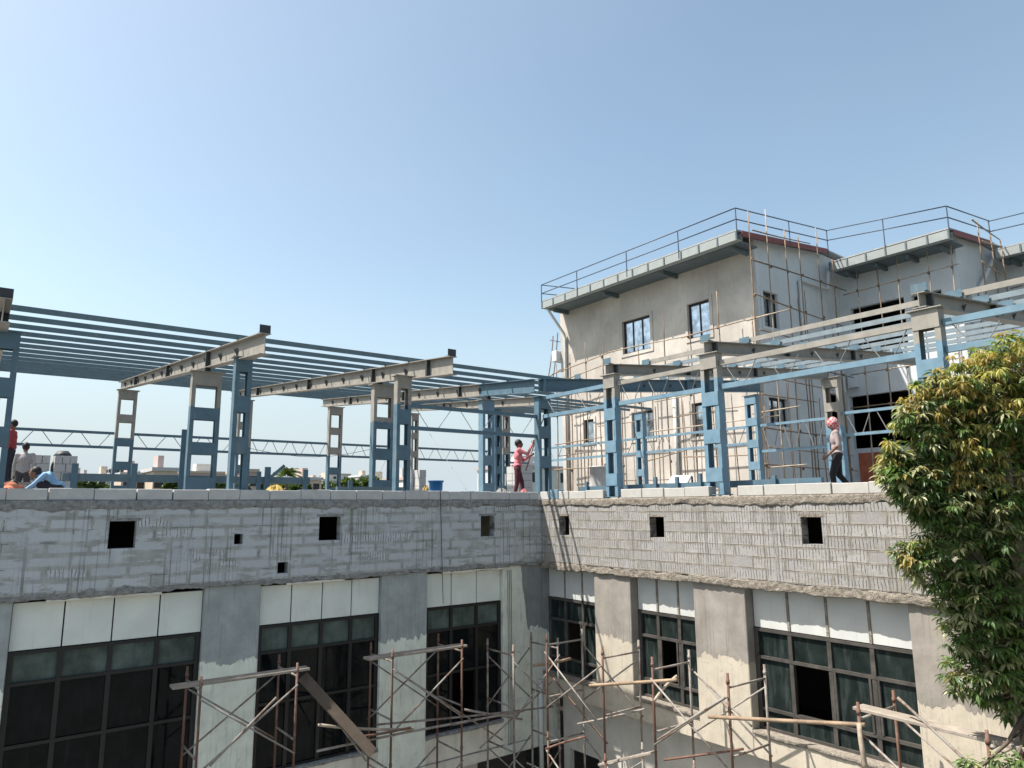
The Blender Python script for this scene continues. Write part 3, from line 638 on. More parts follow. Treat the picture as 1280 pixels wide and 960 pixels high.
def block_stack(label, x0, x1, y0, y1, z1, seed, nx, ny, name='block_stack'):
    t = thing(name, label, 'block stack', ((x0+x1)/2, (y0+y1)/2, DK)); r = random.Random(seed); nzz = max(1, round((z1-DK)/.22))
    dz = (z1-DK)/nzz
    m0 = MB(); m0.box(x0+.04, y0+.04, DK, x1-.04, y1-.04, z1-.03); m0.build('core', M['mortarL'], t)
    for k in range(nzz):
        m = MB(); n_ = nx if k % 2 else max(1, nx//2+1)
        for i in range(n_):
            a = x0+(x1-x0)*i/n_; b = x0+(x1-x0)*(i+1)/n_-.012; m.box(a+r.uniform(0,.008), y0+r.uniform(-.015,.015), DK+k*dz, b, y0+.3, DK+(k+1)*dz-.008)
        for i in range(ny):
            a = y0+.31+(y1-y0-.31)*i/ny; b = y0+.31+(y1-y0-.31)*(i+1)/ny-.012
            for (c, d) in ((x0, x0+.3), (x1-.3, x1)): m.box(c+r.uniform(-.01,.01), a, DK+k*dz, d, b, DK+(k+1)*dz-.008)
        m.build('block_course', M['copeL'], t)
    return t
q = lambda px, y: at_y(px, 600, y).x
block_stack('pile of pale blocks behind the man in white shirt', q(5,9.5), q(61,9.5), 9.5, 10.8, 1.50, 3, 5, 2)
block_stack('pale block pile right of the dark gap, taller of two', q(66,9.3), q(95,9.3), 9.3, 10.5, 1.49, 5, 3, 2)
block_stack('grey block pillar right beside the corner column behind the woman', 1.6, 2.15, 3.0, 3.6, 1.2, 8, 1, 1)
block_stack('small stack of grey blocks left of the blue bin', q(524,2.6), q(533,2.6), 2.6, 2.9, .98, 9, 1, 1)
# mortar pan on the stack
t = MB(); c = at_y(79,566,9.9); c.z = 1.50
pts = [(.0,.012),(.13,.0),(.2,.09),(.235,.15),(.225,.15),(.19,.09),(.12,.02)]
vs = []; fs = []; n_ = 16
for (r_, z_) in pts[1:]:
    for k in range(n_): a = 2*math.pi*k/n_; vs.append((c.x+r_*math.cos(a), c.y+r_*math.sin(a), c.z+.155-z_))
for j in range(len(pts)-2):
    for k in range(n_): fs.append((j*n_+k, j*n_+(k+1)%n_, (j+1)*n_+(k+1)%n_, (j+1)*n_+k))
fs.append(tuple(range(n_))[::-1])
tag(t.add(vs, fs).build('mortar_pan', M['dark'], None, smooth=True), 'black mortar pan upturned on the right hand block pile', 'pan')
# blue bin, yellow cloths, drum, sheet
def bin_(name, label, cat, x, y, z0, z1, r0, r1, mat, lid=False):
    t = thing(name, label, cat, (x, y, z0)); m = MB(); n_ = 20
    prof = [(0,z0),(r0,z0),(r0*.98+r1*.02,z0+.02),((r0+r1)/2,(z0+z1)/2),(r1,z1-.04),(r1+.02,z1-.04),(r1+.02,z1),(r1-.02,z1),((r0+r1)/2-.02,(z0+z1)/2),(r0-.02,z0+.04),(0,z0+.04)]
    vs = []; fs = []
    for (r_, z_) in prof:
        for k in range(n_): a = 2*math.pi*k/n_; vs.append((x+r_*math.cos(a), y+r_*math.sin(a), z_))
    for j in range(len(prof)-1):
        for k in range(n_): fs.append((j*n_+k, j*n_+(k+1)%n_, (j+1)*n_+(k+1)%n_, (j+1)*n_+k))
    m.add(vs, fs); m.build('body', mat, t, smooth=True, merge=True)
    m = MB(); m.tube([(x+(r1+.022)*math.cos(a), y+(r1+.022)*math.sin(a), z1-.02) for a in [2*math.pi*k/16 for k in range(17)]], .012, 5); m.build('rim', mat, t, smooth=True)
    return t
bin_('blue_tub', 'bright blue plastic tub on the left deck behind the coping', 'tub', q(545,1.3), 1.3, DK, .64, .15, .17, M['bluep'])
bin_('water_drum', 'pale grey drum behind the right coping by the first right column', 'drum', 2.5, .45, DK, 1.08, .3, .27, M['drum'])
def heap(name, label, cat, c, rx, ry, h, mat, seed):
    m = MB(); nu, nv = 26, 8; vs = []; fs = []
    for j in range(nv+1):
        t_ = j/nv
        for i in range(nu):
            a = 2*math.pi*i/nu; k = 1+.35*nz(math.cos(a)*2, math.sin(a)*2, seed+t_*3); vs.append((c[0]+rx*k*(1-t_)**.7*math.cos(a), c[1]+ry*k*(1-t_)**.7*math.sin(a), c[2]+h*math.sin(t_*math.pi/2)*(1+.35*nz(math.cos(a)*3, math.sin(a)*3, seed+9))))
    for j in range(nv):
        for i in range(nu): fs.append((j*nu+i, j*nu+(i+1)%nu, (j+1)*nu+(i+1)%nu, (j+1)*nu+i))
    m.add(vs, fs); return tag(m.build(name, mat, None, smooth=False, merge=True), label, cat)
heap('cloth_heap', 'crumpled yellow sheet on the left deck below the palm', 'sheet', (q(345,.55), .55, .2), .27, .2, .245, M['yellow'], 3)
heap('cloth_heap', 'small orange yellow bag beside the blue tub', 'bag', (q(533,.7), .7, .2), .12, .1, .28, M['yellow'], 8)
heap('sand_heap', 'low heap of grey mortar behind the coping left of the woman', 'heap', (q(628,.8), .8, .15), .24, .2, .28, M['mortarL'], 5)
t = thing('mixing_board', 'tilted grey board frame on the deck before the beige wall', 'board', (5,-.16,DK))
m = MB(); a, b, c_, d_ = at_x(840,594,5), at_x(864,594,5.1), at_x(858,606,4.6), at_x(833,606,4.6)
m.add([a,b,c_,d_, a+Vector((.03,0,-.03)), b+Vector((.03,0,-.03)), c_+Vector((.03,0,-.03)), d_+Vector((.03,0,-.03))], [(0,1,2,3),(7,6,5,4),(0,4,5,1),(1,5,6,2),(2,6,7,3),(3,7,4,0)]); m.build('board', M['drum'], t)
for p in (a, b): m = MB(); m.bar((p.x+.05,p.y,DK), (p.x+.03,p.y,p.z-.03), .04, .04); m.build('leg', M['dark'], t)
for p in (c_, d_): m = MB(); m.bar((p.x+.05,p.y,DK), (p.x+.03,p.y,p.z-.03), .04, .04); m.build('leg', M['dark'], t)
heap('cloth_heap', 'pink cloth bundle lying by the feet of the woman', 'cloth', (-.05,.62,.2), .15, .12, .22, simple('pink_cloth', (.55,.2,.2), .9), 12)

# ------------------------------------------------------------------ stepped building behind
bl = thing('stepped_building', 'three storey stepped building with eaves gutters, beige sunlit end and pale shaded walls', 'building', (16,6,-8.5))
def wallx(x, y0, y1, z0, z1, holes, mat, th=.25, name='wall'):   # face looking towards -x
    m = MB(); holed_wall(m, 'R', y0, y1, z0, z1, x, x+th, holes); return m.build(name, mat, bl, merge=True)
def wally(y, x0, x1, z0, z1, holes, mat, th=.25):                # face looking towards -y
    m = MB(); holed_wall(m, 'L', x0, x1, z0, z1, y, y+th, holes); return m.build('wall', mat, bl, merge=True)
W1 = [(6.8,8.5,6.87,8.42), (3.57,4.7,6.85,8.36), (6.85,8.1,2.9,4.12), (4.0,4.72,2.75,4.12), (10.6,11.3,3.0,4.1)]
W2 = [(12.6,13.6,6.85,8.3), (12.5,13.75,2.95,4.05), (16.55,18.25,1.2,4.6)]
W3 = [(-1.2,1.05,6.4,8.4), (-2.63,-1.5,6.9,8.36), (-1.15,1.45,2.3,4.55), (-3.1,-1.6,2.3,4.55)]
wallx(12, 1.5, 12.9, -8.5, 10.5, W1, M['beige']); wally(1.5, 12.251, 18.5, -8.5, 10.3, W2, M['white'])
wallx(18.5, -3.3, 1.749, -8.5, 10.5, W3, M['white']); wally(-3.3, 18.751, 22.7, -8.5, 10.3, [(18.95,19.6,6.9,8.2)], M['white'])
for (y, pr) in ((1.5, [(12.251,10.3002),(18.5,10.3002),(18.5,10.74),(17,10.79),(12.251,10.33)]), (-3.3, [(18.751,10.3002),(22.7,10.3002),(22.7,10.56),(21.2,10.60),(18.751,10.36)])):
    m = MB(); k_ = len(pr); m.add([(x,y,z) for x, z in pr]+[(x,y+.25,z) for x, z in pr], [tuple(range(k_)), tuple(range(2*k_-1,k_-1,-1))]+[(i,(i+1)%k_,k_+(i+1)%k_,k_+i) for i in range(k_)]); m.build('gable', M['white'], bl)
W5 = [(-7.4,-4.2,6.4,8.3), (-7.4,-4.2,2.3,4.5), (-10.2,-8.2,6.4,8.3)]
wallx(22.7, -11, -3.05, -8.5, 10.5, W5, M['white'])
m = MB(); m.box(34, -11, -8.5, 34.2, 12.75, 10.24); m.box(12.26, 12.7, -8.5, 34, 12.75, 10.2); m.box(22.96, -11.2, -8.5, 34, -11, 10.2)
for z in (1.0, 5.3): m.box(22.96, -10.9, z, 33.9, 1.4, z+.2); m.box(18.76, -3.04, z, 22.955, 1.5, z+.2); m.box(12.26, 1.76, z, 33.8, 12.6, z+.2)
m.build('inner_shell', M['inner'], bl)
def roof(x0, xr, x1, y0, y1, z0, slope=.1):
    m = MB(); zr = z0+slope*(xr-x0); prof = [(x0, z0), (xr, zr), (x1, 10.25)]; vs = []
    for y in (y0, y1):
        for (x, z) in prof: vs += [(x, y, z), (x, y, z+.06)]
    m.add(vs, [(0,2,3,1),(2,4,5,3),(6,7,9,8),(8,9,11,10),(0,6,8,2),(2,8,10,4),(1,3,9,7),(3,5,11,9),(0,1,7,6),(4,10,11,5)]); m.build('roof', M['roofm'], bl)
def eave(xw, y0, y1, zt, nribs):
    xe = xw-1.35
    t = MB(); t.box(xe, y0, zt-.33, xe+.02, y1, zt); t.box(xe+.0205, y0, zt-.33, xe+.32, y1, zt-.31); t.box(xe+.3, y0, zt-.3095, xe+.32, y1, zt-.02)
    G = t.build('gutter', M['gutter'], bl)
    for i in range(nribs+1):
        y = y0+(y1-y0)*i/nribs; y = min(max(y, y0+.035), y1-.035)
        m = MB(); m.box(xe-.03, y-.03, zt-.36, xe-.001, y+.03, zt+.01); m.build('rib', M['gdark'], G)
    m = MB(); m.box(xe+.33, y0+.05, zt-.36, xw-.001, y1-.05, zt-.30); m.build('soffit', M['gdark'], bl)
    for k in range(4):
        y = y0+.5+(y1-y0-1)*k/3; m = MB(); m.bar((xe+.4,y,zt-.46), (xw,y,zt-.46), .12, .16); m.build('eave_bracket', M['gdark'], bl)
def fascia(x0, x1, y, z0, z1):
    m = MB(); m.add([(x0,y-.02,z0-.20),(x1,y-.02,z1-.20),(x1,y-.02,z1+.02),(x0,y-.02,z0+.02),(x0,y+.03,z0-.20),(x1,y+.03,z1-.20),(x1,y+.03,z1+.02),(x0,y+.03,z0+.02)],
        [(0,1,2,3),(7,6,5,4),(0,4,5,1),(1,5,6,2),(2,6,7,3),(3,7,4,0)]); m.build('fascia', M['red'], bl)
ZE = 10.2
roof(10.67, 17.0, 34.3, 1.16, 12.76, ZE+.0); roof(17.17, 21.2, 34.3, -3.64, 1.155, ZE+.04); roof(21.4, 24, 34.3, -11.3, -3.645, ZE+.08)
eave(12, 1.13, 12.76, ZE-.03, 13); eave(18.5, -3.65, 1.12, ZE+.0, 6); eave(22.7, -11.3, -3.66, ZE+.05, 8)
fascia(10.95, 17.1, 1.12, ZE+.02, ZE+.66); fascia(17.5, 21.3, -3.66, ZE+.06, ZE+.46)
def railing(pts, posts):
    t = MB()
    for i in range(len(pts)-1):
        a, b = Vector(pts[i]), Vector(pts[i+1])
        for h in (.92, .47): t.tube([a+Vector((0,0,h)), b+Vector((0,0,h))], .025, 6)
    Rr = t.build('roof_railing', M['rail'], bl, smooth=True)
    for p in posts:
        m = MB(); m.tube([(p[0],p[1],p[2]-.25), (p[0],p[1],p[2]+.93)], .024, 6); m.build('post', M['rail'], Rr)
A_, B_, C_, D_, E_, F_ = (10.65,12.76,ZE-.03), (10.65,1.13,ZE-.03), (17.15,1.10,ZE+.60), (17.15,-3.65,ZE+.02), (21.35,-3.67,ZE+.44), (21.35,-11,ZE+.08)
lp = lambda a, b, k: tuple(a[i]+(b[i]-a[i])*k for i in range(3))
railing([A_, B_, C_], [A_]+[lp(A_, B_, k) for k in (.23,.51,.76)]+[B_]+[lp(B_, C_, .55), C_])
railing([(17.15,1.10,ZE+.1+.5), D_, E_, F_], [lp(C_, D_, .5), D_, lp(D_, E_, .97), lp(E_, F_, .4), lp(E_, F_, .8)])
railing([A_, (13.5,12.76,ZE+.25)], [(13.5,12.76,ZE+.25)])
def bwin(side, plane, u0, u1, z0, z1, n, lit=False):
    F = MB(); w = .04
    for i in range(n+1):
        u = min(max(u0+(u1-u0)*i/n, u0+w), u1-w); pbox(F, side, u-w*.8, u+w*.8, plane+.10, plane+.16, z0, z1)
    pbox(F, side, u0+.001, u1-.001, plane+.098, plane+.158, z1-.10, z1-.002); pbox(F, side, u0+.001, u1-.001, plane+.098, plane+.158, z0+.002, z0+.06)
    o = F.build('window', M['frame'], bl); G = MB()
    for i in range(n): pbox(G, side, u0+(u1-u0)*i/n+.03, u0+(u1-u0)*(i+1)/n-.03, plane+.125, plane+.135, z0+.05, z1-.09)
    G.build('glass_pane', SKYG, o)
    m = MB()
    for (a, b, c, d) in ((u0-.14,u0-.002,z0-.14,z1+.14),(u1+.002,u1+.14,z0-.14,z1+.14),(u0-.001,u1+.001,z1+.002,z1+.14),(u0-.001,u1+.001,z0-.14,z0-.002)): pbox(m, side, a, b, plane-.035, plane+.05, c, d)
    m.build('window_surround', M['beige'] if side == 'R' and plane < 13 else M['white'], o)
SKYG = glass_mat('reflecting_glass', (.46,.52,.58), .08, .1)
SKYG.node_tree.nodes['Principled BSDF'].inputs['Metallic'].default_value = .95
for (h, n_) in zip(W1, (3,2,2,1,1)): bwin('R', 12, h[0], h[1], h[2], h[3], n_)
for (h, n_) in zip(W2[:2], (2,3)): bwin('L', 1.5, h[0], h[1], h[2], h[3], n_)
# panels, niche, pipes on the building
m = MB(); m.box(18.44, .05, .2, 18.499, 1.25, 2.1); m.build('red_panel', M['orange'], bl)
m = MB(); m.box(17.6, 1.35, 4.7, 18.1, 1.499, 5.6); m.box(18.2, .95, 4.9, 18.499, 1.3, 5.5); m.build('cable_box', M['white'], bl)
m = MB(); m.tube([(10.85,12.55,ZE-.36), (11.0,12.5,ZE-.6), (11.88,12.45,ZE-1.6), (11.9,12.45,ZE-1.8), (11.9,12.45,.12)], .07, 9); m.build('rain_pipe', M['pvc'], bl, smooth=True)
m = MB(); m.tube([(11.9,5.55,4.9), (11.9,5.55,.12)], .08, 9); m.build('rain_pipe', M['pvc'], bl, smooth=True)
m = MB(); m.tube([(17.2,1.2,ZE-.3), (17.2,1.3,ZE-1.1), (15.4,1.40,ZE-1.0), (15.2,1.40,ZE-1.05), (15.2,1.40,5)], .07, 9); m.build('rain_pipe', M['pvc'], bl, smooth=True)
m = MB(); m.tube([(21.4,-3.6,ZE-.3), (20.3,-3.42,ZE-1.6), (20.25,-3.40,ZE-1.9), (20.25,-3.40,5)], .09, 9); m.build('rain_pipe', M['pvc'], bl, smooth=True)
m = MB(); m.box(11.7, 12.91, 7.3, 12.3, 13.3, 7.85); tag(m.build('air_conditioner', M['white'], None, bevel=.02), 'small white box unit on the left end of the beige wall', 'air conditioner')

# ------------------------------------------------------------------ bamboo scaffolds on the building
def pole_pts(p0, p1, seed, bend=.06, n_=8):
    p0, p1 = Vector(p0), Vector(p1); r = random.Random(seed); ax = Vector((r.uniform(-1,1), r.uniform(-1,1), r.uniform(-.5,.5)))*bend
    ph = r.uniform(.6,1.4)
    return [p0.lerp(p1, i/n_)+ax*math.sin(math.pi*ph*i/n_) for i in range(n_+1)]
sd = [100]
def pole(parent, p0, p1, r=.033, mat='bam', name='pole', bend=.06):
    sd[0] += 1; m = MB(); pts = pole_pts(p0, p1, sd[0], bend); m.tube(pts, [r*(1-.35*i/(len(pts)-1)) for i in range(len(pts))], 6)
    return m.build(name, M[mat], parent, smooth=True)
def lash(parent, c, r=.055):
    m = MB(); m.ellipsoid(c, (r, r, r*1.3), 7, 5); m.build('lashing', M['bamd'], parent)
s1 = thing('bamboo_scaffold', 'bamboo scaffold tied in front of the beige sunlit wall', 'scaffold', (11.2,6,DK))
ys = [(12.35,7.0),(11.35,7.3),(10.2,7.7),(9.1,7.3),(7.95,6.3),(6.9,7.0),(5.3,8.0),(4.1,7.0),(2.65,8.3),(1.15,7.0)]
for (y, z) in ys:
    pole(s1, (11.25+rng.uniform(-.1,.1), y+rng.uniform(-.1,.1), .1), (11.25, y, z), .034, rng.choice(('bam','bam','bamd')))
    if y > 4: pole(s1, (11.7, y-.35+rng.uniform(-.1,.1), .1), (11.68, y-.35, min(z, 5.2)+rng.uniform(-1,.3)), .028, rng.choice(('bamd','bam')))
for (z, a, b, zb) in ((6.5,12.6,8.3,6.9), (6.9,8.6,3.9,6.75), (6.75,4.4,.4,6.85), (6.0,12.5,9.0,6.35), (4.35,12.6,9.0,4.3), (4.3,6.0,2.0,4.45), (2.95,12.5,9.2,3.05), (3.05,6.3,.2,3.1), (1.75,12.6,8.6,1.7), (1.8,6.8,4.2,2.2), (1.9,4.6,1.0,1.75)):
    pole(s1, (11.15, a, z), (11.15, b, zb), .03, rng.choice(('bam','bamp','bam')), 'ledger', .05)
for k_ in range(9):
    y_ = 12.2-k_*1.25+rng.uniform(-.3,.3); pole(s1, (11.45, y_, .1), (11.4, y_+rng.uniform(-.15,.15), rng.uniform(3.2,5.4)), .026, rng.choice(('bamd','bam','bamp')))
for (z, a, b) in ((5.3,12.5,7.5),(5.1,7.0,3.0),(3.6,9.6,6.2),(2.4,12.4,9.8),(1.1,9.0,5.5),(3.55,5.2,1.2)): pole(s1, (11.3, a, z), (11.3, b, z+rng.uniform(-.12,.12)), .025, rng.choice(('bam','bamd','bamp')), 'ledger', .05)
for (y, z) in ys:
    for zz in (6.75, 4.35, 1.75):
        if zz < z and rng.random() < .75: lash(s1, (11.2, y, zz+rng.uniform(-.1,.1)))
s2 = thing('bamboo_scaffold', 'tall bamboo scaffold on the pale wall facing the courtyard, topping the red fascia', 'scaffold', (14.5,.8,DK))
xs = [(11.0,10.95),(12.2,11.3),(13.35,10.75),(14.4,10.7),(15.75,11.45),(16.9,10.3)]
for (x, z) in xs: pole(s2, (x-.15+rng.uniform(-.1,.1), .78, .1), (x, .82, z), .034, rng.choice(('bam','bamp','bam')))
for (x, z) in ((12.7,5.2),(13.9,8.0),(15.1,6.0),(16.2,7.2)): pole(s2, (x, .75, .1), (x+.1, .8, z), .026, 'bamd')
for (z, a, b, zb) in ((8.95,10.9,17.6,9.0), (7.65,10.9,17.2,7.35), (5.3,10.9,17.5,5.2), (3.9,10.9,14.6,3.9), (2.7,10.9,16.8,2.6), (1.4,10.8,17.2,1.3), (10.15,11.0,15.0,10.5)):
    pole(s2, (a, .7, z), (b, .7, zb), .03, rng.choice(('bam','bamd')), 'ledger', .06)
for (x, z) in ((11.6,3.6),(13.1,4.6),(14.9,8.6),(15.5,4.2),(17.3,8.2)): pole(s2, (x, 1.05, .1), (x+.08, 1.1, z), .024, rng.choice(('bamd','bam')))
for (z, a, b) in ((6.3,11.0,16.5),(4.6,10.9,15.8),(2.0,11.0,17.0)): pole(s2, (a, .68, z), (b, .7, z-.1), .026, 'bam', 'ledger', .06)
for (z, y) in ((4.3,-.9),(3.25,-.6),(1.25,-.7),(6.75,-.5)): pole(s2, (11.0, 1.2, z), (11.15, y, z+.08), .032, 'bamp', 'ledger', .02)
for (x, z) in xs:
    for zz in (9.0, 7.55, 5.25, 2.65, 1.35): lash(s2, (x-.05, .75, zz+rng.uniform(-.06,.06)), .05)
s3 = thing('bamboo_scaffold', 'pale bamboo scaffold in front of the recessed wall with the black openings', 'scaffold', (17.8,-1,DK))
ys3 = [(.3,10.2),(-.6,10.1),(-1.42,10.25),(-2.55,10.3),(-3.4,10.4)]
for (y, z) in ys3: pole(s3, (17.75, y+.05, .1), (17.8, y, z), .036, rng.choice(('bamp','bamp','bam')))
for (z, a, b, zb) in ((8.85,.9,-3.6,8.95), (5.35,.9,-3.4,5.35), (3.95,1.0,-3.6,4.0), (3.1,-.4,-1.6,3.4), (2.9,.6,-3.5,2.9), (2.7,-1.2,-3.4,3.5)):
    pole(s3, (17.7, a, z), (17.7, b, zb), .03, rng.choice(('bamp','bam')), 'ledger', .05)
for (y, z) in ys3:
    for zz in (8.9, 5.35, 3.95): lash(s3, (17.72, y, zz))
s4 = thing('bamboo_scaffold', 'small bamboo scaffold on the last wall step at the right edge', 'scaffold', (20,-4,5))
for (p0, p1) in (((19.3,-4.0,.1),(19.0,-4.0,10.9)), ((20.4,-4.0,.1),(20.2,-4.0,10.6)), ((21.2,-4.1,.1),(20.9,-4.1,10.5)), ((22.0,-5.0,.1),(22.0,-5.0,9.6)), ((22.0,-7.0,.1),(22.0,-7.0,9.6))): pole(s4, p0, p1, .038, 'bam')
for (p0, p1) in (((18.6,-4.1,9.1),(22.2,-4.1,8.9)), ((18.3,-4.05,10.75),(21.0,-4.05,10.55)), ((22.0,-3.9,8.7),(22.0,-8.0,8.9)), ((18.9,-4.1,10.0),(20.6,-4.2,10.1))): pole(s4, p0, p1, .034, 'bamp', 'ledger')
for (p0, p1, lab) in ((at_y(684,480,14), at_y(691,420,14), 'left of two thin upright sticks beside the beige wall'), (at_y(690,480,14.3), at_y(697.5,416,14.3), 'right one of two thin upright sticks, with a crosspiece')):
    sd[0] += 1; m = MB(); m.tube(pole_pts(p0, p1, sd[0], .05), .028, 5)
    if 'crosspiece' in lab: c = p0.lerp(p1, .83); m.tube([c+Vector((-.5,0,0)), c+Vector((.6,0,0))], .018, 5)
    tag(m.build('bamboo_stick', M['bamd'], None), lab, 'stick')
t_ = at_y(660,490,13.6); m = MB(); m.tube(pole_pts(at_y(676,478,13.6), at_y(725,448,11.9), 5, .1), .03, 5); tag(m.build('bamboo_stick', M['bamd'], None), 'slanting thin pole from the two sticks to the beige wall', 'stick')

# ------------------------------------------------------------------ steel tube scaffolds in the courtyard
def scaffold(label, frames, wallax, near, far, ztop, levels=3, braces=True, rusts=('rust','rust')):
    """frames: positions along the wall; near/far: distance of the outer and inner posts from the facade line"""
    P = (lambda u, d, z: (u, d, z)) if wallax == 'L' else (lambda u, d, z: (d, u, z))
    t = thing('tube_scaffold', label, 'scaffold', P(sum(frames)/len(frames), (near+far)/2, -8.5), 'tube scaffold towers in the courtyard')
    H = 1.9; z = ztop
    for L in range(levels):
        zb = max(z-H, -8.5)
        for i, u in enumerate(frames):
            for k, d in enumerate((near, far)):
                m = MB(); m.tube([P(u, d, zb+.002), P(u, d, z-.002)], .022, 8); m.tube([P(u, d, z-.16), P(u, d, z-.1)], .03, 8)
                m.build('post', M[rusts[k]], t, smooth=True)
            for dz in (.22, 1.25):
                if z-dz > zb: m = MB(); m.tube([P(u, near, z-dz), P(u, far, z-dz)], .019, 7); m.build('rung', M['pipe'], t, smooth=True)
        if braces and L < 2:
            for i in range(len(frames)-1):
                a, b = frames[i], frames[i+1]
                for d in (near, far):
                    o = .03 if d == far else -.03
                    m = MB(); m.tube([P(a, d+o, z-.35), P(b, d+o, z-1.45)], .016, 6); m.build('cross_brace', M['pipe'], t, smooth=True)
                    m = MB(); m.tube([P(a, d+o*1.9, z-1.45), P(b, d+o*1.9, z-.35)], .016, 6); m.build('cross_brace', M['pipe'], t, smooth=True)
        z = zb
        if z <= -8.49: break
    return t
scaffold('tube scaffold at the left before the first window, with a plank on top', [-8.2,-6.63], 'L', -1.42, -.5, -2.64)
scaffold('tube scaffold in the middle of the left wing, plank over its rungs', [-4.8,-3.25], 'L', -1.42, -.5, -2.64)
scaffold('lean tube scaffold nearest the inner corner on the left wing side', [-1.98,-.75], 'L', -1.45, -.5, -2.88, rusts=('pipe','pipe'))
scaffold('tube scaffold right of the inner corner under the sunlit wall', [-3.64,-1.97], 'R', -1.5, -.5, -2.65, rusts=('rust','pipe'))
scaffold('tube scaffold before the middle pilaster of the sunlit wall', [-6.49,-4.9], 'R', -1.5, -.5, -2.65, rusts=('rust','pipe'))
scaffold('tube scaffold before the four pane window at right, carrying a long plank', [-10.15,-8.6], 'R', -1.5, -.5, -2.66)
def plank(label, p0, p1, w=.24, th=.045, mat='plank', name='scaffold_plank', upv=(0,0,1)):
    m = MB(); m.bar(p0, p1, w, th, upv=upv); return tag(m.build(name, M[mat], None, bevel=.006), label, 'plank')
plank('grey weathered plank lying over the left scaffold', (-8.55,-1.0,-2.83), (-6.3,-1.05,-2.83))
plank('weathered plank lying over the middle left scaffold', (-5.15,-1.0,-2.83), (-2.95,-1.05,-2.83))
plank('long pale plank running out of the right edge of the photo on the scaffold', (-1.05,-8.35,-2.845), (-1.25,-11.4,-2.845), .26)
plank('brown board leaning steeply from the left scaffold down to the right', at_y(378,845,-1.0), at_y(466,942,-1.9), .2, .045, 'plankd', upv=(0,-1,.5))
plank('plank low between the two right scaffolds', at_x(752,955,-1.2), at_x(818,940,-1.2), .2)
def loose(label, p0, p1, mat, r=.028, bend=.05):
    sd[0] += 1; m = MB(); m.tube(pole_pts(p0, p1, sd[0], bend), r, 7); tag(m.build('lashed_pole', M[mat], None, smooth=True), label, 'pole', 'poles lashed across the scaffolds')
loose('thin long pole rising to the right along the left scaffolds, lowest', at_y(396,939,-1.5), at_y(655,888,-1.5), 'pipe', .022)
loose('long pole tied behind the middle left scaffold up to the corner', at_y(470,906,-.56), at_y(690,882,-.56), 'pipe', .022)
loose('stubby pole lashed across the leaning brown board', at_y(398,906,-1.5), at_y(515,913,-1.5), 'bamp', .026)
loose('short rusty pole tied beneath the middle left plank', at_y(440,922,-1.56), at_y(513,910,-1.56), 'rust', .022)
loose('short pole end jutting before the left window three', at_y(581,887,-1.55), at_y(653,899,-1.2), 'pipe', .022)
loose('bamboo piece tied at the inner corner scaffold, blunt ended', at_x(667,832,-1.56), at_x(714,822,-.6), 'bam', .03)
loose('pale bamboo tied level across the middle right scaffolds', at_x(737,857,-1.57), at_x(846,850,-1.5), 'bam', .03, .02)
loose('short bamboo propped up between window and right scaffold', at_x(818,876,-1.57), at_x(849,845,-1.2), 'bamp', .026)
loose('long tan pole joining the two right hand scaffolds', at_x(886,896,-1.58), at_x(1080,906,-1.58), 'bam', .03, .02)
loose('long diagonal brace rising across the right scaffolds', at_x(822,925,-1.6), at_x(906,872,-1.6), 'pipe', .02, .01)
loose('leaning tan prop beneath the long pale plank', at_x(1074,905,-1.6), at_x(1082,962,-1.7), 'bamp', .034)
loose('level pole low in the inner corner', at_x(682,936,-1.6), at_x(732,922,-1.5), 'rust', .022)

for (lab, p0, p1, mt, rr) in (('thin tube slanting across the lower left scaffold bay', at_y(262,958,-1.48), at_y(345,872,-1.48), 'pipe', .018), ('thin tube slanting between the two left scaffold towers', at_y(398,872,-.7), at_y(458,952,-1.2), 'pipe', .018),
    ('tube crossing behind the middle left tower towards the corner', at_y(500,842,-.58), at_y(628,925,-.58), 'pipe', .017), ('tube rising from the corner tower to the lean tower', at_y(600,935,-1.2), at_y(690,852,-1.2), 'pipe', .018),
    ('tube dropping through the inner corner towards the right', at_x(690,846,-1.0), at_x(760,930,-1.0), 'rust', .018), ('low level tube before the recessed wall right of the corner', at_x(722,905,-1.55), at_x(806,886,-1.2), 'pipe', .019),
    ('slanting tube under the middle right window', at_x(868,840,-.7), at_x(940,908,-.7), 'pipe', .018), ('lowest tube at the foot of the right scaffolds', at_x(830,950,-1.55), at_x(930,936,-1.2), 'rust', .02), ('tube slanting beneath the long pale plank', at_x(1122,872,-1.2), at_x(1215,958,-1.3), 'pipe', .02)):
    loose(lab, p0, p1, mt, rr, .015)

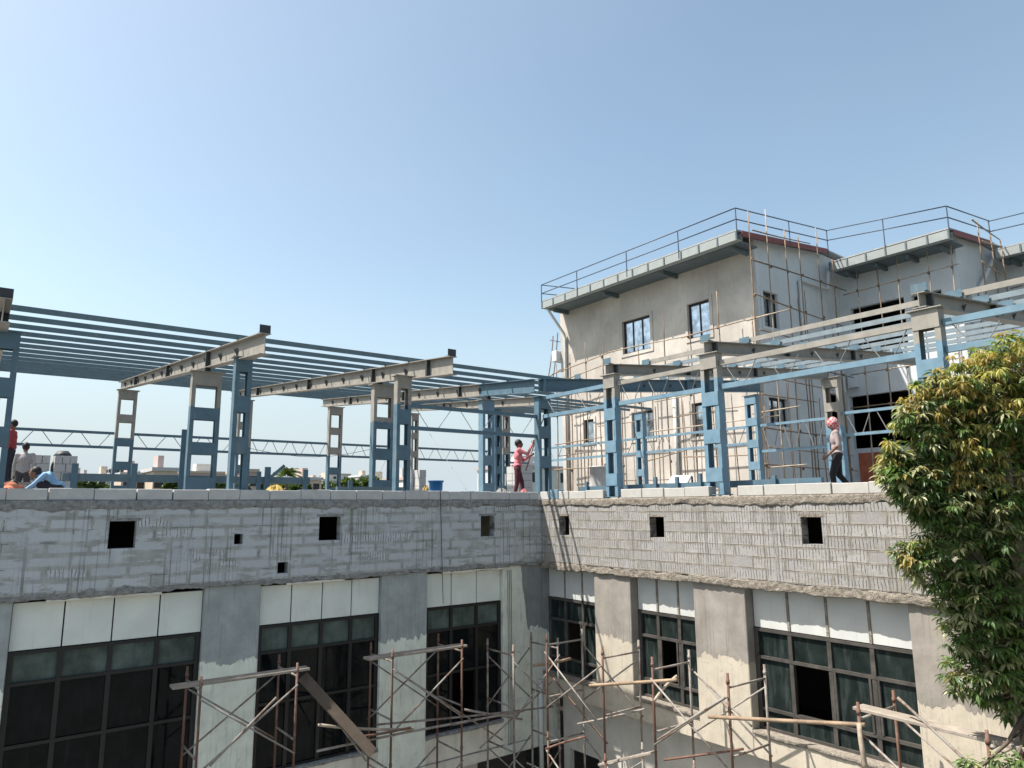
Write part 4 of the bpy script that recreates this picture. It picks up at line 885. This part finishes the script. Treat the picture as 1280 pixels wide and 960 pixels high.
# ------------------------------------------------------------------ mango tree
def tree():
    r = random.Random(21)
    t = thing('mango_tree', 'mango tree with yellow bronze young leaves above dark green at the right edge', 'tree', (-.55,-10.3,-8.5))
    dep = 8.7; bl_ = []   # blobs: centre, radius, flush share
    def B(px, py, rp, fl, dd=None): bl_.append((at_d(px, py, dd or dep), rp*(dd or dep)/883, fl))
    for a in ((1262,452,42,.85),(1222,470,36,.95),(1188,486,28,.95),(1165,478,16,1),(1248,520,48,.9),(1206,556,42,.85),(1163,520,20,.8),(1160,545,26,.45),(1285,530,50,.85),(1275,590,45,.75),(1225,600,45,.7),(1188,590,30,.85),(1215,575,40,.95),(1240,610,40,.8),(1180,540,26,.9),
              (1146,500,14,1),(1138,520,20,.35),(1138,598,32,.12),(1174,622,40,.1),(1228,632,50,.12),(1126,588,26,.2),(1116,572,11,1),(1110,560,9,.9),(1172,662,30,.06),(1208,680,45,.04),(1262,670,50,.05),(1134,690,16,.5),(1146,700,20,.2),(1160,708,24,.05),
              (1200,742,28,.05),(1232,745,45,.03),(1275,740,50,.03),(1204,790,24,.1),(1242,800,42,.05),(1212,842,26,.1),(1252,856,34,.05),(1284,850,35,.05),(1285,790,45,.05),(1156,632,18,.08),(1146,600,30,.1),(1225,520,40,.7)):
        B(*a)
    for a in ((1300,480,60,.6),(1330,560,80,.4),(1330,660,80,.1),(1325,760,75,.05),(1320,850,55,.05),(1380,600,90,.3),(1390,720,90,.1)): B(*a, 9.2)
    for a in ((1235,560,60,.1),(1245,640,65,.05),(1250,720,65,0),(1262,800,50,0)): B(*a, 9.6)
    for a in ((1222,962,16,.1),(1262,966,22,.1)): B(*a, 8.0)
    vs = []; fs = []; mi = []
    def leaf(p, d, L, w, m, roll):
        up_ = Vector((0,0,1)); s = d.cross(up_)
        s = (s.normalized() if s.length > 1e-3 else Vector((1,0,0))); nn = s.cross(d)
        s = s*math.cos(roll)+nn*math.sin(roll); nn = s.cross(d)
        mid = p+d*L*.5+nn*L*.02; tip = p+d*L+Vector((0,0,-L*.22)); o = len(vs)
        a = p+d*L*.42
        vs.extend((p, a+s*w+nn*w*.35, a-s*w+nn*w*.35, mid, tip, p+d*L*.75+s*w*.7+nn*w*.2-Vector((0,0,L*.07)), p+d*L*.75-s*w*.7+nn*w*.2-Vector((0,0,L*.07))))
        fs.extend(((o,o+1,o+3),(o,o+3,o+2),(o+1,o+5,o+3),(o+3,o+6,o+2),(o+3,o+5,o+4),(o+3,o+4,o+6))); mi.extend([m]*6)
    twigs = []
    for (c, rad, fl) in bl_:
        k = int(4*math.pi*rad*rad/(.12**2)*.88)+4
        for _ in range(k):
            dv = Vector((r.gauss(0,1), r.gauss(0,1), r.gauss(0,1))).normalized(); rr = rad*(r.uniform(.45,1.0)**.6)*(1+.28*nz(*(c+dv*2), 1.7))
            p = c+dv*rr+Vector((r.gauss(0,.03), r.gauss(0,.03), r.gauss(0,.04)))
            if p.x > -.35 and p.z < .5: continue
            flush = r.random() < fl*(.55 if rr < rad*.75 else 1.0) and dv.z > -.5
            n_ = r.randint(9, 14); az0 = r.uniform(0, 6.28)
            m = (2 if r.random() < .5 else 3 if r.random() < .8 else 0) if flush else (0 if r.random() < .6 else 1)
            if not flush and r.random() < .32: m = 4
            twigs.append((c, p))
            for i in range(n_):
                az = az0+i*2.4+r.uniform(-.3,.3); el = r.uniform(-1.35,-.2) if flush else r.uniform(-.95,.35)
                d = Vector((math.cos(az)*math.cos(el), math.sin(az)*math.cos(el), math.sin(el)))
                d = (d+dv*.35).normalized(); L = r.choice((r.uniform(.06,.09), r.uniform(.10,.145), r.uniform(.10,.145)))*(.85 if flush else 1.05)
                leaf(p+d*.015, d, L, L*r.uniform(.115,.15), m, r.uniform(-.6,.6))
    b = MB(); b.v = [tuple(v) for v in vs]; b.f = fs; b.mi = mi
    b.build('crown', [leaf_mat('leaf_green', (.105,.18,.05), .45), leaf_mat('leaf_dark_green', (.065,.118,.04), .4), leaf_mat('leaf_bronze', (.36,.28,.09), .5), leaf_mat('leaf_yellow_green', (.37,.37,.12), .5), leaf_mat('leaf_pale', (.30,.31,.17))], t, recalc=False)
    m = MB(); base = Vector((-.55,-10.3,-8.5)); P1 = Vector((-.62,-10.32,-5.5)); P2 = Vector((-.8,-10.42,-2.4)); P3 = Vector((-1.2,-10.6,-1.2)); P4 = Vector((-1.5,-10.7,.3)); P5 = Vector((-1.6,-10.75,1.2))
    m.tube([base, P1, P2, P3, P4, P5], [.2,.16,.12,.09,.06,.02], 10); m.build('trunk', M['bark'], t, smooth=True)
    for (c, rad, fl) in bl_:
        m = MB(); s = min((P2, P3, P4), key=lambda q: (q-c).length+ (2 if q.z > c.z else 0))
        mid = s.lerp(c, .5)+Vector((0,0,-.1)); m.tube([s, mid, c, c+(c-s).normalized()*rad*.5], [.035,.022,.013,.004], 5); m.build('branch', M['bark'], t, smooth=True)
    b = MB()
    for (c, p) in twigs[::2]: b.tube([c.lerp(p, .35)+Vector((0,0,-.02)), p], .0035, 3, cap=False)
    b.build('twigs', M['bark'], t)
tree()

# ------------------------------------------------------------------ people
skin = simple('skin', (.16,.085,.055), .6, 12, .1); hair = simple('black_hair', (.010,.009,.009), .6)
def person(label, org, face, J, cloth, extra=None, hairmat=None, height=1.64, scarf=None):
    """J: joints in local metres (forward, left, up). One remeshed body; colours by nearest limb."""
    fx = Vector((face[0], face[1], 0)).normalized(); lx = Vector((-fx.y, fx.x, 0)); O = Vector(org)
    k = height/1.64
    Wd = lambda p: O+(fx*p[0]+lx*p[1]+Vector((0,0,p[2])))*k
    t = thing('person', label, 'person', org)
    mb = MB(); segs = []
    def limb(a, b, ra, rb, m, n_=10):
        A, B = Wd(a), Wd(b); ra *= k; rb *= k
        mb.tube([A, A.lerp(B, .33), A.lerp(B, .67), B], [ra, ra*.7+rb*.3, ra*.3+rb*.7, rb], n_)
        mb.ellipsoid(A, (ra,ra,ra), 10, 7); mb.ellipsoid(B, (rb,rb,rb), 10, 7); segs.append((A, B, m, max(ra, rb)))
    g_ = lambda n_: Vector(J[n_])
    top, bot, sk, shoe = 0, 1, 2, 3
    pel, che, nec = g_('pelvis'), g_('chest'), g_('neck'); hd = g_('head')
    rot = Matrix((fx, lx, Vector((0,0,1)))).transposed()
    for (p, rad) in ((pel, (.105,.155,.11)), (pel.lerp(che, .45), (.10,.145,.15)), (che, (.115,.175,.17)), (che.lerp(nec, .5), (.085,.13,.1))):
        mb.ellipsoid(Wd(p), tuple(x*k for x in rad), 14, 10, rot=rot)
    segs.append((Wd(pel), Wd(pel.lerp(che, .12)), bot, .1)); segs.append((Wd(pel.lerp(che, .25)), Wd(che.lerp(nec, .6)), top, .15))
    limb(che.lerp(nec, .7), hd+Vector((-.01,0,-.08)), .052, .048, sk)
    mb.ellipsoid(Wd(hd), (.098*k,.076*k,.118*k), 14, 10, rot=rot); mb.ellipsoid(Wd(hd+Vector((.03,0,-.055))), (.062*k,.056*k,.06*k), 12, 8, rot=rot)
    segs.append((Wd(hd+Vector((0,0,-.08))), Wd(hd+Vector((0,0,.08))), sk, .1))
    mb.ellipsoid(Wd(hd+Vector((.098,0,-.012))), (.02*k,.013*k,.024*k), 8, 6, rot=rot); mb.ellipsoid(Wd(hd+Vector((.088,0,-.058))), (.014*k,.024*k,.010*k), 8, 6, rot=rot)
    for s in (-1, 1): mb.ellipsoid(Wd(hd+Vector((-.005,s*.078,-.01))), (.02*k,.01*k,.03*k), 8, 6, rot=rot)
    slv = J.get('sleeve', 1.0)
    for s, nm in ((1,'l'), (-1,'r')):
        sh, el, wr = g_('sh'+nm), g_('el'+nm), g_('wr'+nm)
        limb(che.lerp(nec, .45), sh, .075, .062, top); limb(sh, el, .058, .044, top)
        if slv >= 1: limb(el, wr, .044, .032, top)
        else: limb(el, wr, .040, .028, sk)
        hp, kn, an = g_('hp'+nm), g_('kn'+nm), g_('an'+nm); to = g_('to'+nm)
        limb(pel, hp, .1, .095, bot); limb(hp, kn, .092, .066, bot); limb(kn, an, .062, .048, bot); limb(an+Vector((-.03,0,-.025)), to, .04, .032, shoe)
        # hand: palm, four fingers and a thumb curled
        d = (wr-el).normalized(); sd_ = Vector((0,1,0)).cross(d); sd_ = sd_.normalized() if sd_.length > .1 else Vector((1,0,0)); nr = d.cross(sd_)
        hc = wr+d*.05; limb(wr, hc+d*.03, .028, .034, sk, 8)
        for i, L in enumerate((.066,.076,.072,.056)):
            b0 = hc+d*.035+sd_*((i-1.5)*.019); b1 = b0+d*L*.55+nr*s*.012; b2 = b1+d*L*.2+nr*s*.035
            mb.tube([Wd(b0), Wd(b1), Wd(b2)], [.0095*k,.0085*k,.007*k], 6)
        b0 = hc+sd_*-.028; mb.tube([Wd(b0), Wd(b0+sd_*-.03+d*.03), Wd(b0+sd_*-.03+d*.06+nr*s*.02)], [.012*k,.010*k,.008*k], 6)
        segs.append((Wd(hc), Wd(hc+d*.1), sk, .03))
    # shirt tail
    tail = J.get('tail', .06)
    mb.ellipsoid(Wd(pel+Vector((0,0,tail))), (.125*k,.172*k,.10*k), 14, 8, rot=rot); segs.append((Wd(pel+Vector((0,0,tail+.01))), Wd(pel+Vector((0,0,tail+.1))), top, .12))
    ob = mb.build('body', cloth+[skin, M['dark']], t)
    rm = ob.modifiers.new('remesh', 'REMESH'); rm.mode = 'VOXEL'; rm.voxel_size = .0105
    smd = ob.modifiers.new('smooth', 'SMOOTH'); smd.factor = .5; smd.iterations = 3
    bpy.context.view_layer.update(); dg = bpy.context.evaluated_depsgraph_get(); me = bpy.data.meshes.new_from_object(ob.evaluated_get(dg)); ob.modifiers.clear(); ob.data = me
    me.materials.clear()
    for m_ in cloth+[skin, M['dark']]: me.materials.append(m_)
    off = parent_loc(t); ix = []
    for pl in me.polygons:
        c = pl.center+off-Vector((0,0,Z0)); best = None
        for (A, B, m_, rr) in segs:
            ab = B-A; tt = max(0, min(1, (c-A).dot(ab)/max(ab.length_squared, 1e-9))); dd = (c-(A+ab*tt)).length-rr*.8
            if best is None or dd < best[0]: best = (dd, m_)
        ix.append(best[1])
    me.polygons.foreach_set('material_index', ix); me.polygons.foreach_set('use_smooth', [True]*len(ix))
    hm = MB(); hm.ellipsoid(Wd(hd+Vector((-.022,0,.024))), (.102*k,.088*k,.108*k), 16, 10, rot=rot)
    if scarf: hm.ellipsoid(Wd(hd+Vector((-.02,0,.0))), (.118*k,.105*k,.12*k), 16, 10, rot=rot); hm.ellipsoid(Wd(hd+Vector((-.09,0,-.1))), (.05*k,.07*k,.11*k), 10, 8, rot=rot); hm.ellipsoid(Wd(hd+Vector((-.02,.085,.0))), (.04*k,.03*k,.06*k), 10, 8, rot=rot)
    hm.build('headscarf' if scarf else 'hair', scarf or hair, t, smooth=True)
    if extra: extra(t, Wd)
    return t
stand = dict(pelvis=(0,0,.86), chest=(0,0,1.18), neck=(.0,0,1.37), head=(.02,0,1.52), shl=(0,.18,1.31), shr=(0,-.18,1.31), ell=(-.02,.22,1.03), elr=(-.02,-.22,1.03), wrl=(.06,.21,.79), wrr=(.06,-.21,.79),
    hpl=(0,.09,.82), hpr=(0,-.09,.82), knl=(.03,.1,.46), knr=(.02,-.1,.46), anl=(0,.1,.08), anr=(0,-.1,.08), tol=(.17,.11,.035), tor=(.17,-.11,.035))
def shirt(name, c, amt=.2): return simple(name, c, .9, 9, amt, bump=.35, bsc=14)
# woman in pink reaching up with a pole
J = dict(stand); J.update(head=(.05,0,1.50), chest=(.02,0,1.17), wrr=(.40,-.10,1.47), elr=(.27,-.2,1.20), shr=(.05,-.17,1.33), wrl=(.34,.02,1.17), ell=(.16,.2,1.06), knl=(.12,.1,.46), anl=(.16,.1,.08), tol=(.32,.11,.035), knr=(-.02,-.1,.45), anr=(-.1,-.1,.08), tor=(.06,-.11,.035), tail=.05)
def pole_in_hand(t, Wd): pass
p = person('person in pink long sleeved shirt and maroon trousers reaching up with a thin pole', (-.02,.92,DK+.04), (.82,-.58), J, [shirt('pink_shirt', (.55,.17,.20)), shirt('maroon_trousers', (.075,.022,.030))], height=1.60)
fx = Vector((.82,-.58,0)).normalized(); O = Vector((-.02,.92,DK+.04)); lx = Vector((-fx.y, fx.x, 0)); kk = 1.60/1.64
h1 = O+(fx*.44+lx*-.08+Vector((0,0,1.55)))*kk; h2 = O+(fx*.40+lx*.0+Vector((0,0,1.20)))*kk; dr = (h1-h2).normalized(); dr = (dr+fx*.28).normalized()
m = MB(); m.tube([h2-dr*.45, h2.lerp(h1, .5), h1+dr*1.05], .016, 6); tag(m.build('hand_pole', M['pipe'], None), 'thin pole held up by the person in pink towards the corner column', 'pole')
# man with headscarf walking away to the left
J = dict(stand); J.update(sleeve=.4, head=(.05,.01,1.52), knl=(.12,.09,.47), anl=(.10,.09,.08), tol=(.27,.1,.04), knr=(-.02,-.1,.46), anr=(-.26,-.1,.13), tor=(-.13,-.1,.04), wrl=(.18,.20,.86), ell=(-.02,.24,1.05), wrr=(-.08,-.25,.82), elr=(-.1,-.25,1.05), tail=.03)
t_ = NT('checked_scarf'); f = t_.n.new('ShaderNodeTexChecker'); t_.link(t_.pos(), f.inputs[0]); f.inputs[3].default_value = 22; f.inputs[1].default_value = (.42,.06,.08,1); f.inputs[2].default_value = (.45,.33,.33,1); scarf = t_.out(f.outputs[0], .9)
person('person in red checked headscarf, mauve grey shirt and black trousers walking on the right deck', (3.0,-6.17,DK), (-.55,.83), J, [shirt('mauve_shirt', (.30,.245,.245)), shirt('black_trousers', (.012,.012,.016))], scarf=scarf, height=1.68)
# men on the left deck
pA = at_y(28,600,8.2); person('person in white shirt and dark trousers standing with back turned before the block piles', (pA.x,pA.y,DK), (.2,1), stand, [shirt('white_shirt', (.36,.34,.34)), shirt('grey_trousers', (.06,.055,.065))], height=1.60)
crouch = dict(pelvis=(-.1,0,.42), chest=(.12,0,.68), neck=(.28,0,.82), head=(.40,0,.90), shl=(.2,.18,.78), shr=(.2,-.18,.78), ell=(.36,.2,.56), elr=(.36,-.2,.56), wrl=(.52,.12,.42), wrr=(.52,-.12,.42), hpl=(-.08,.1,.4), hpr=(-.08,-.1,.4), knl=(.28,.14,.50), knr=(.28,-.14,.50), anl=(.05,.13,.08), anr=(.05,-.13,.08), tol=(.22,.15,.035), tor=(.22,-.15,.035), tail=.08)
crouch.update(pelvis=(-.1,0,.30), chest=(.10,0,.52), neck=(.25,0,.63), head=(.36,0,.66), shl=(.17,.18,.60), shr=(.17,-.18,.60), ell=(.34,.2,.40), elr=(.34,-.2,.40), wrl=(.5,.12,.28), wrr=(.5,-.12,.28), hpl=(-.08,.1,.28), hpr=(-.08,-.1,.28), knl=(.26,.16,.42), knr=(.26,-.16,.42))
pB = at_y(68,600,4.2); person('person in light blue shirt bending down behind the left coping', (pB.x,pB.y,DK), (-1,.15), crouch, [shirt('light_blue_shirt', (.25,.42,.62)), shirt('dark_trousers', (.03,.03,.035))], height=1.66)
low = dict(crouch, pelvis=(-.1,0,.16), chest=(.12,0,.30), neck=(.26,0,.36), head=(.36,0,.38), shl=(.17,.18,.34), shr=(.17,-.18,.34), ell=(.34,.22,.2), elr=(.34,-.22,.2), wrl=(.5,.12,.1), wrr=(.5,-.12,.1), hpl=(-.08,.1,.15), hpr=(-.08,-.1,.15), knl=(.2,.26,.26), knr=(.2,-.26,.26), tail=.05)
pC = at_y(11,600,3.6); person('person in orange shirt crouching low at the left edge of the deck', (pC.x,pC.y,DK-.0), (.3,1), low, [shirt('orange_shirt', (.55,.20,.12)), shirt('brown_trousers', (.05,.035,.03))], height=1.6)
t = thing('trestle', 'low block trestle behind the dark blue column at the left edge', 'trestle', (at_y(8,600,7.6).x,7.6,DK)); xx = at_y(8,600,7.6).x
m = MB(); m.box(xx-.5, 7.3, .62, xx+.5, 7.9, .68); m.build('board', M['plank'], t)
for sx in (-.4,.3): m = MB(); m.box(xx+sx, 7.35, DK, xx+sx+.12, 7.85, .619); m.build('leg', M['copeL'], t)
person('person in dark red shirt on a trestle, half hidden by the dark blue column', (xx+.02,7.6,.681), (-1,.3), stand, [shirt('dark_red_shirt', (.30,.045,.05)), shirt('navy_trousers', (.02,.022,.03))], height=1.55)

# ------------------------------------------------------------------ far town beyond the roofs
far_mats = [plaster('far_plaster_'+n_, c, .1, .2, .2) for n_, c in (('tan',(.48,.40,.33)), ('pink',(.45,.35,.33)), ('white',(.60,.60,.58)), ('grey',(.42,.42,.43)))]
def far_house(label, px0, px1, pyt, y, mi, floors=4, extra=0):
    a, b = at_y(px0, pyt, y), at_y(px1, pyt, y); zt = (a.z+b.z)/2
    t = thing('far_house', label, 'house', ((a.x+b.x)/2, y+4, -8.5), 'houses of the far town')
    m = MB(); m.box(a.x, y, -8.5, b.x, y+8, zt); m.build('wall', far_mats[mi], t)
    m = MB(); m.box(a.x-.2, y-.2, zt+.002, b.x+.2, y+8.2, zt+.4); m.build('roof_slab', far_mats[(mi+3)%4], t)
    m = MB(); w = b.x-a.x; m.box(a.x+w*.3, y+2, zt+.402, a.x+w*.55, y+4.5, zt+1.8); m.build('stair_head', far_mats[(mi+1)%4], t)
    n_ = max(2, int(w/2.2))
    for f_ in range(3):
        z = zt-1.1-f_*3.0
        for i in range(n_):
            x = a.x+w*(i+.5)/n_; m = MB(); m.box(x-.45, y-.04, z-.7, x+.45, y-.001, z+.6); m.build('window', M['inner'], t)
    return t
for i, (px0, px1, py, y, mi, lab) in enumerate(((88,112,601,95,2,'low white far house left of the first rear column'), (118,150,597,110,3,'far grey house under the letter sign'), (152,186,595,75,0,'tan far house right of the first rear column'), (192,222,589,70,0,'tall tan far house left of the tall blue stub'), (224,302,592,120,1,'wide pinkish far house behind the wide ladder column'), (306,322,590,80,1,'narrow pink far house right of the slim dark blue column'),
        (376,402,600,85,0,'small tan far house past the palm'), (404,428,601,130,3,'grey far house behind the middle rear column'), (466,500,603,90,3,'dark grey far house behind the tan topped ladder column'), (505,524,600,80,2,'white far house with dark windows left of the block stack'), (640,712,586,60,2,'white far house between the corner column and the beige wall'))):
    far_house(lab, px0, px1, py, y, mi)
hr = random.Random(77)
for i in range(16):
    px = 96+i*27+hr.uniform(-8,8); wpx = hr.uniform(10,26)
    if 268 < px < 300 or px > 520: continue
    far_house(('pale','tan','low white','grey')[i%4]+' house in the far skyline, '+ORD[i%14]+' from the left'+(' but small' if i > 13 else ''), px, px+wpx, 599+hr.uniform(-6,5), 130+hr.uniform(0,90), hr.randint(0,3))
t = thing('roof_sign', 'far rooftop sign frame carrying dark illegible letters', 'sign', (*at_y(142,596,112).xy, 3)); a, b = at_y(133,590,112), at_y(154,590,112)
for k in range(9):
    m = MB(); x = a.x+(b.x-a.x)*k/8.5; h = .35+.2*((k*7)%3)/2; m.box(x, 112, a.z-.1, x+.2+.05*(k%3), 112.1, a.z+h); m.build('letter', M['dark'], t)
m = MB(); m.box(a.x+.3, 112, a.z-.85, b.x, 112.1, a.z-.45); m.build('board', M['dark'], t)
for x in (a.x+.6, b.x-.6): m = MB(); m.box(x-.05, 112.11, a.z-2.2, x+.05, 112.2, a.z+.2); m.build('post', M['dark'], t)
def far_tree(label, px, py, y, rx, seed, mats, palm=False):
    r = random.Random(seed); c = at_y(px, py, y); t = thing('palm_tree' if palm else 'far_tree', label, 'palm' if palm else 'tree', (c.x, y, -8.5), None if palm else 'trees of the far town')
    m = MB(); m.tube([(c.x,y,-8.5), (c.x+.2,y,c.z-3), (c.x,y,c.z-.3)], [.3,.2,.1], 7); m.build('trunk', M['bark'], t)
    b = MB()
    if palm:
        for i in range(26):
            az = r.uniform(0,6.28); el = r.uniform(.1,1.3); L = rx*r.uniform(.8,1.15); d = Vector((math.cos(az)*math.cos(el), math.sin(az)*math.cos(el), math.sin(el)))
            pts = [c+d*L*s+Vector((0,0,-1.0*L*.5*s*s)) for s in (0,.25,.5,.75,1)]; s_ = d.cross(Vector((0,0,1))).normalized()
            for j in range(14):
                f_ = (j+1)/14; p_ = c+d*L*f_+Vector((0,0,-L*.5*f_*f_))
                for sg in (-1,1):
                    q_ = p_+s_*sg*.5*(1.15-f_)+Vector((0,0,-.28))+d*.25; b.add([p_, p_+d*.09, q_], [(0,1,2)])
    else:
        for i in range(1500):
            dv = Vector((r.gauss(0,1), r.gauss(0,1), r.gauss(0,1))).normalized()*r.uniform(.3,1)**.5; dv = Vector((dv.x*rx, dv.y*rx*.7, dv.z*rx*.65))*(1+.5*nz(dv.x*2, dv.y*2, dv.z*2+seed))
            p_ = c+dv+Vector((0,0,-rx*.6)); s_ = .3
            a_, b_ = Vector((r.uniform(-1,1), r.uniform(-1,1), r.uniform(-1,1)))*s_, Vector((r.uniform(-1,1), r.uniform(-1,1), r.uniform(-1,1)))*s_
            b.add([p_-a_, p_+b_, p_+a_, p_-b_], [(0,1,2,3)], i%2)
    b.build('crown', mats, t, recalc=False)
fg = [leaf_mat('far_leaf', (.085,.125,.035), .3), leaf_mat('far_leaf_dark', (.05,.085,.03), .3)]
for (px, py, y, rx, lab) in ((108,600,60,1.3,'bushy far tree right of the block piles'), (220,603,60,1.2,'yellowish far tree behind the tall blue stub'), (262,600,55,1.5,'broad far tree behind the wide ladder column foot'), (300,604,65,1.0,'small far tree beside the slim dark blue column foot'), (372,604,62,1.4,'dark far tree under the palm'), (436,600,58,1.4,'far tree right of the middle rear column'), (460,598,66,1.8,'larger far tree left of the tan topped ladder column')):
    far_tree(lab, px, py, y, rx, int(px), fg)
for i, (px, py) in enumerate(((128,605),(170,606),(200,606),(325,604),(352,606),(412,604),(448,602),(480,604),(512,605),(632,600),(690,598))):
    far_tree('low far tree in the skyline, '+ORD[i]+' from the left', px, py, 85+13*(i%4), 1.5, 40+i, fg)
far_tree('feathery far palm over the yellow sheet', 358, 594, 48, 1.5, 5, [fg[0]], True)
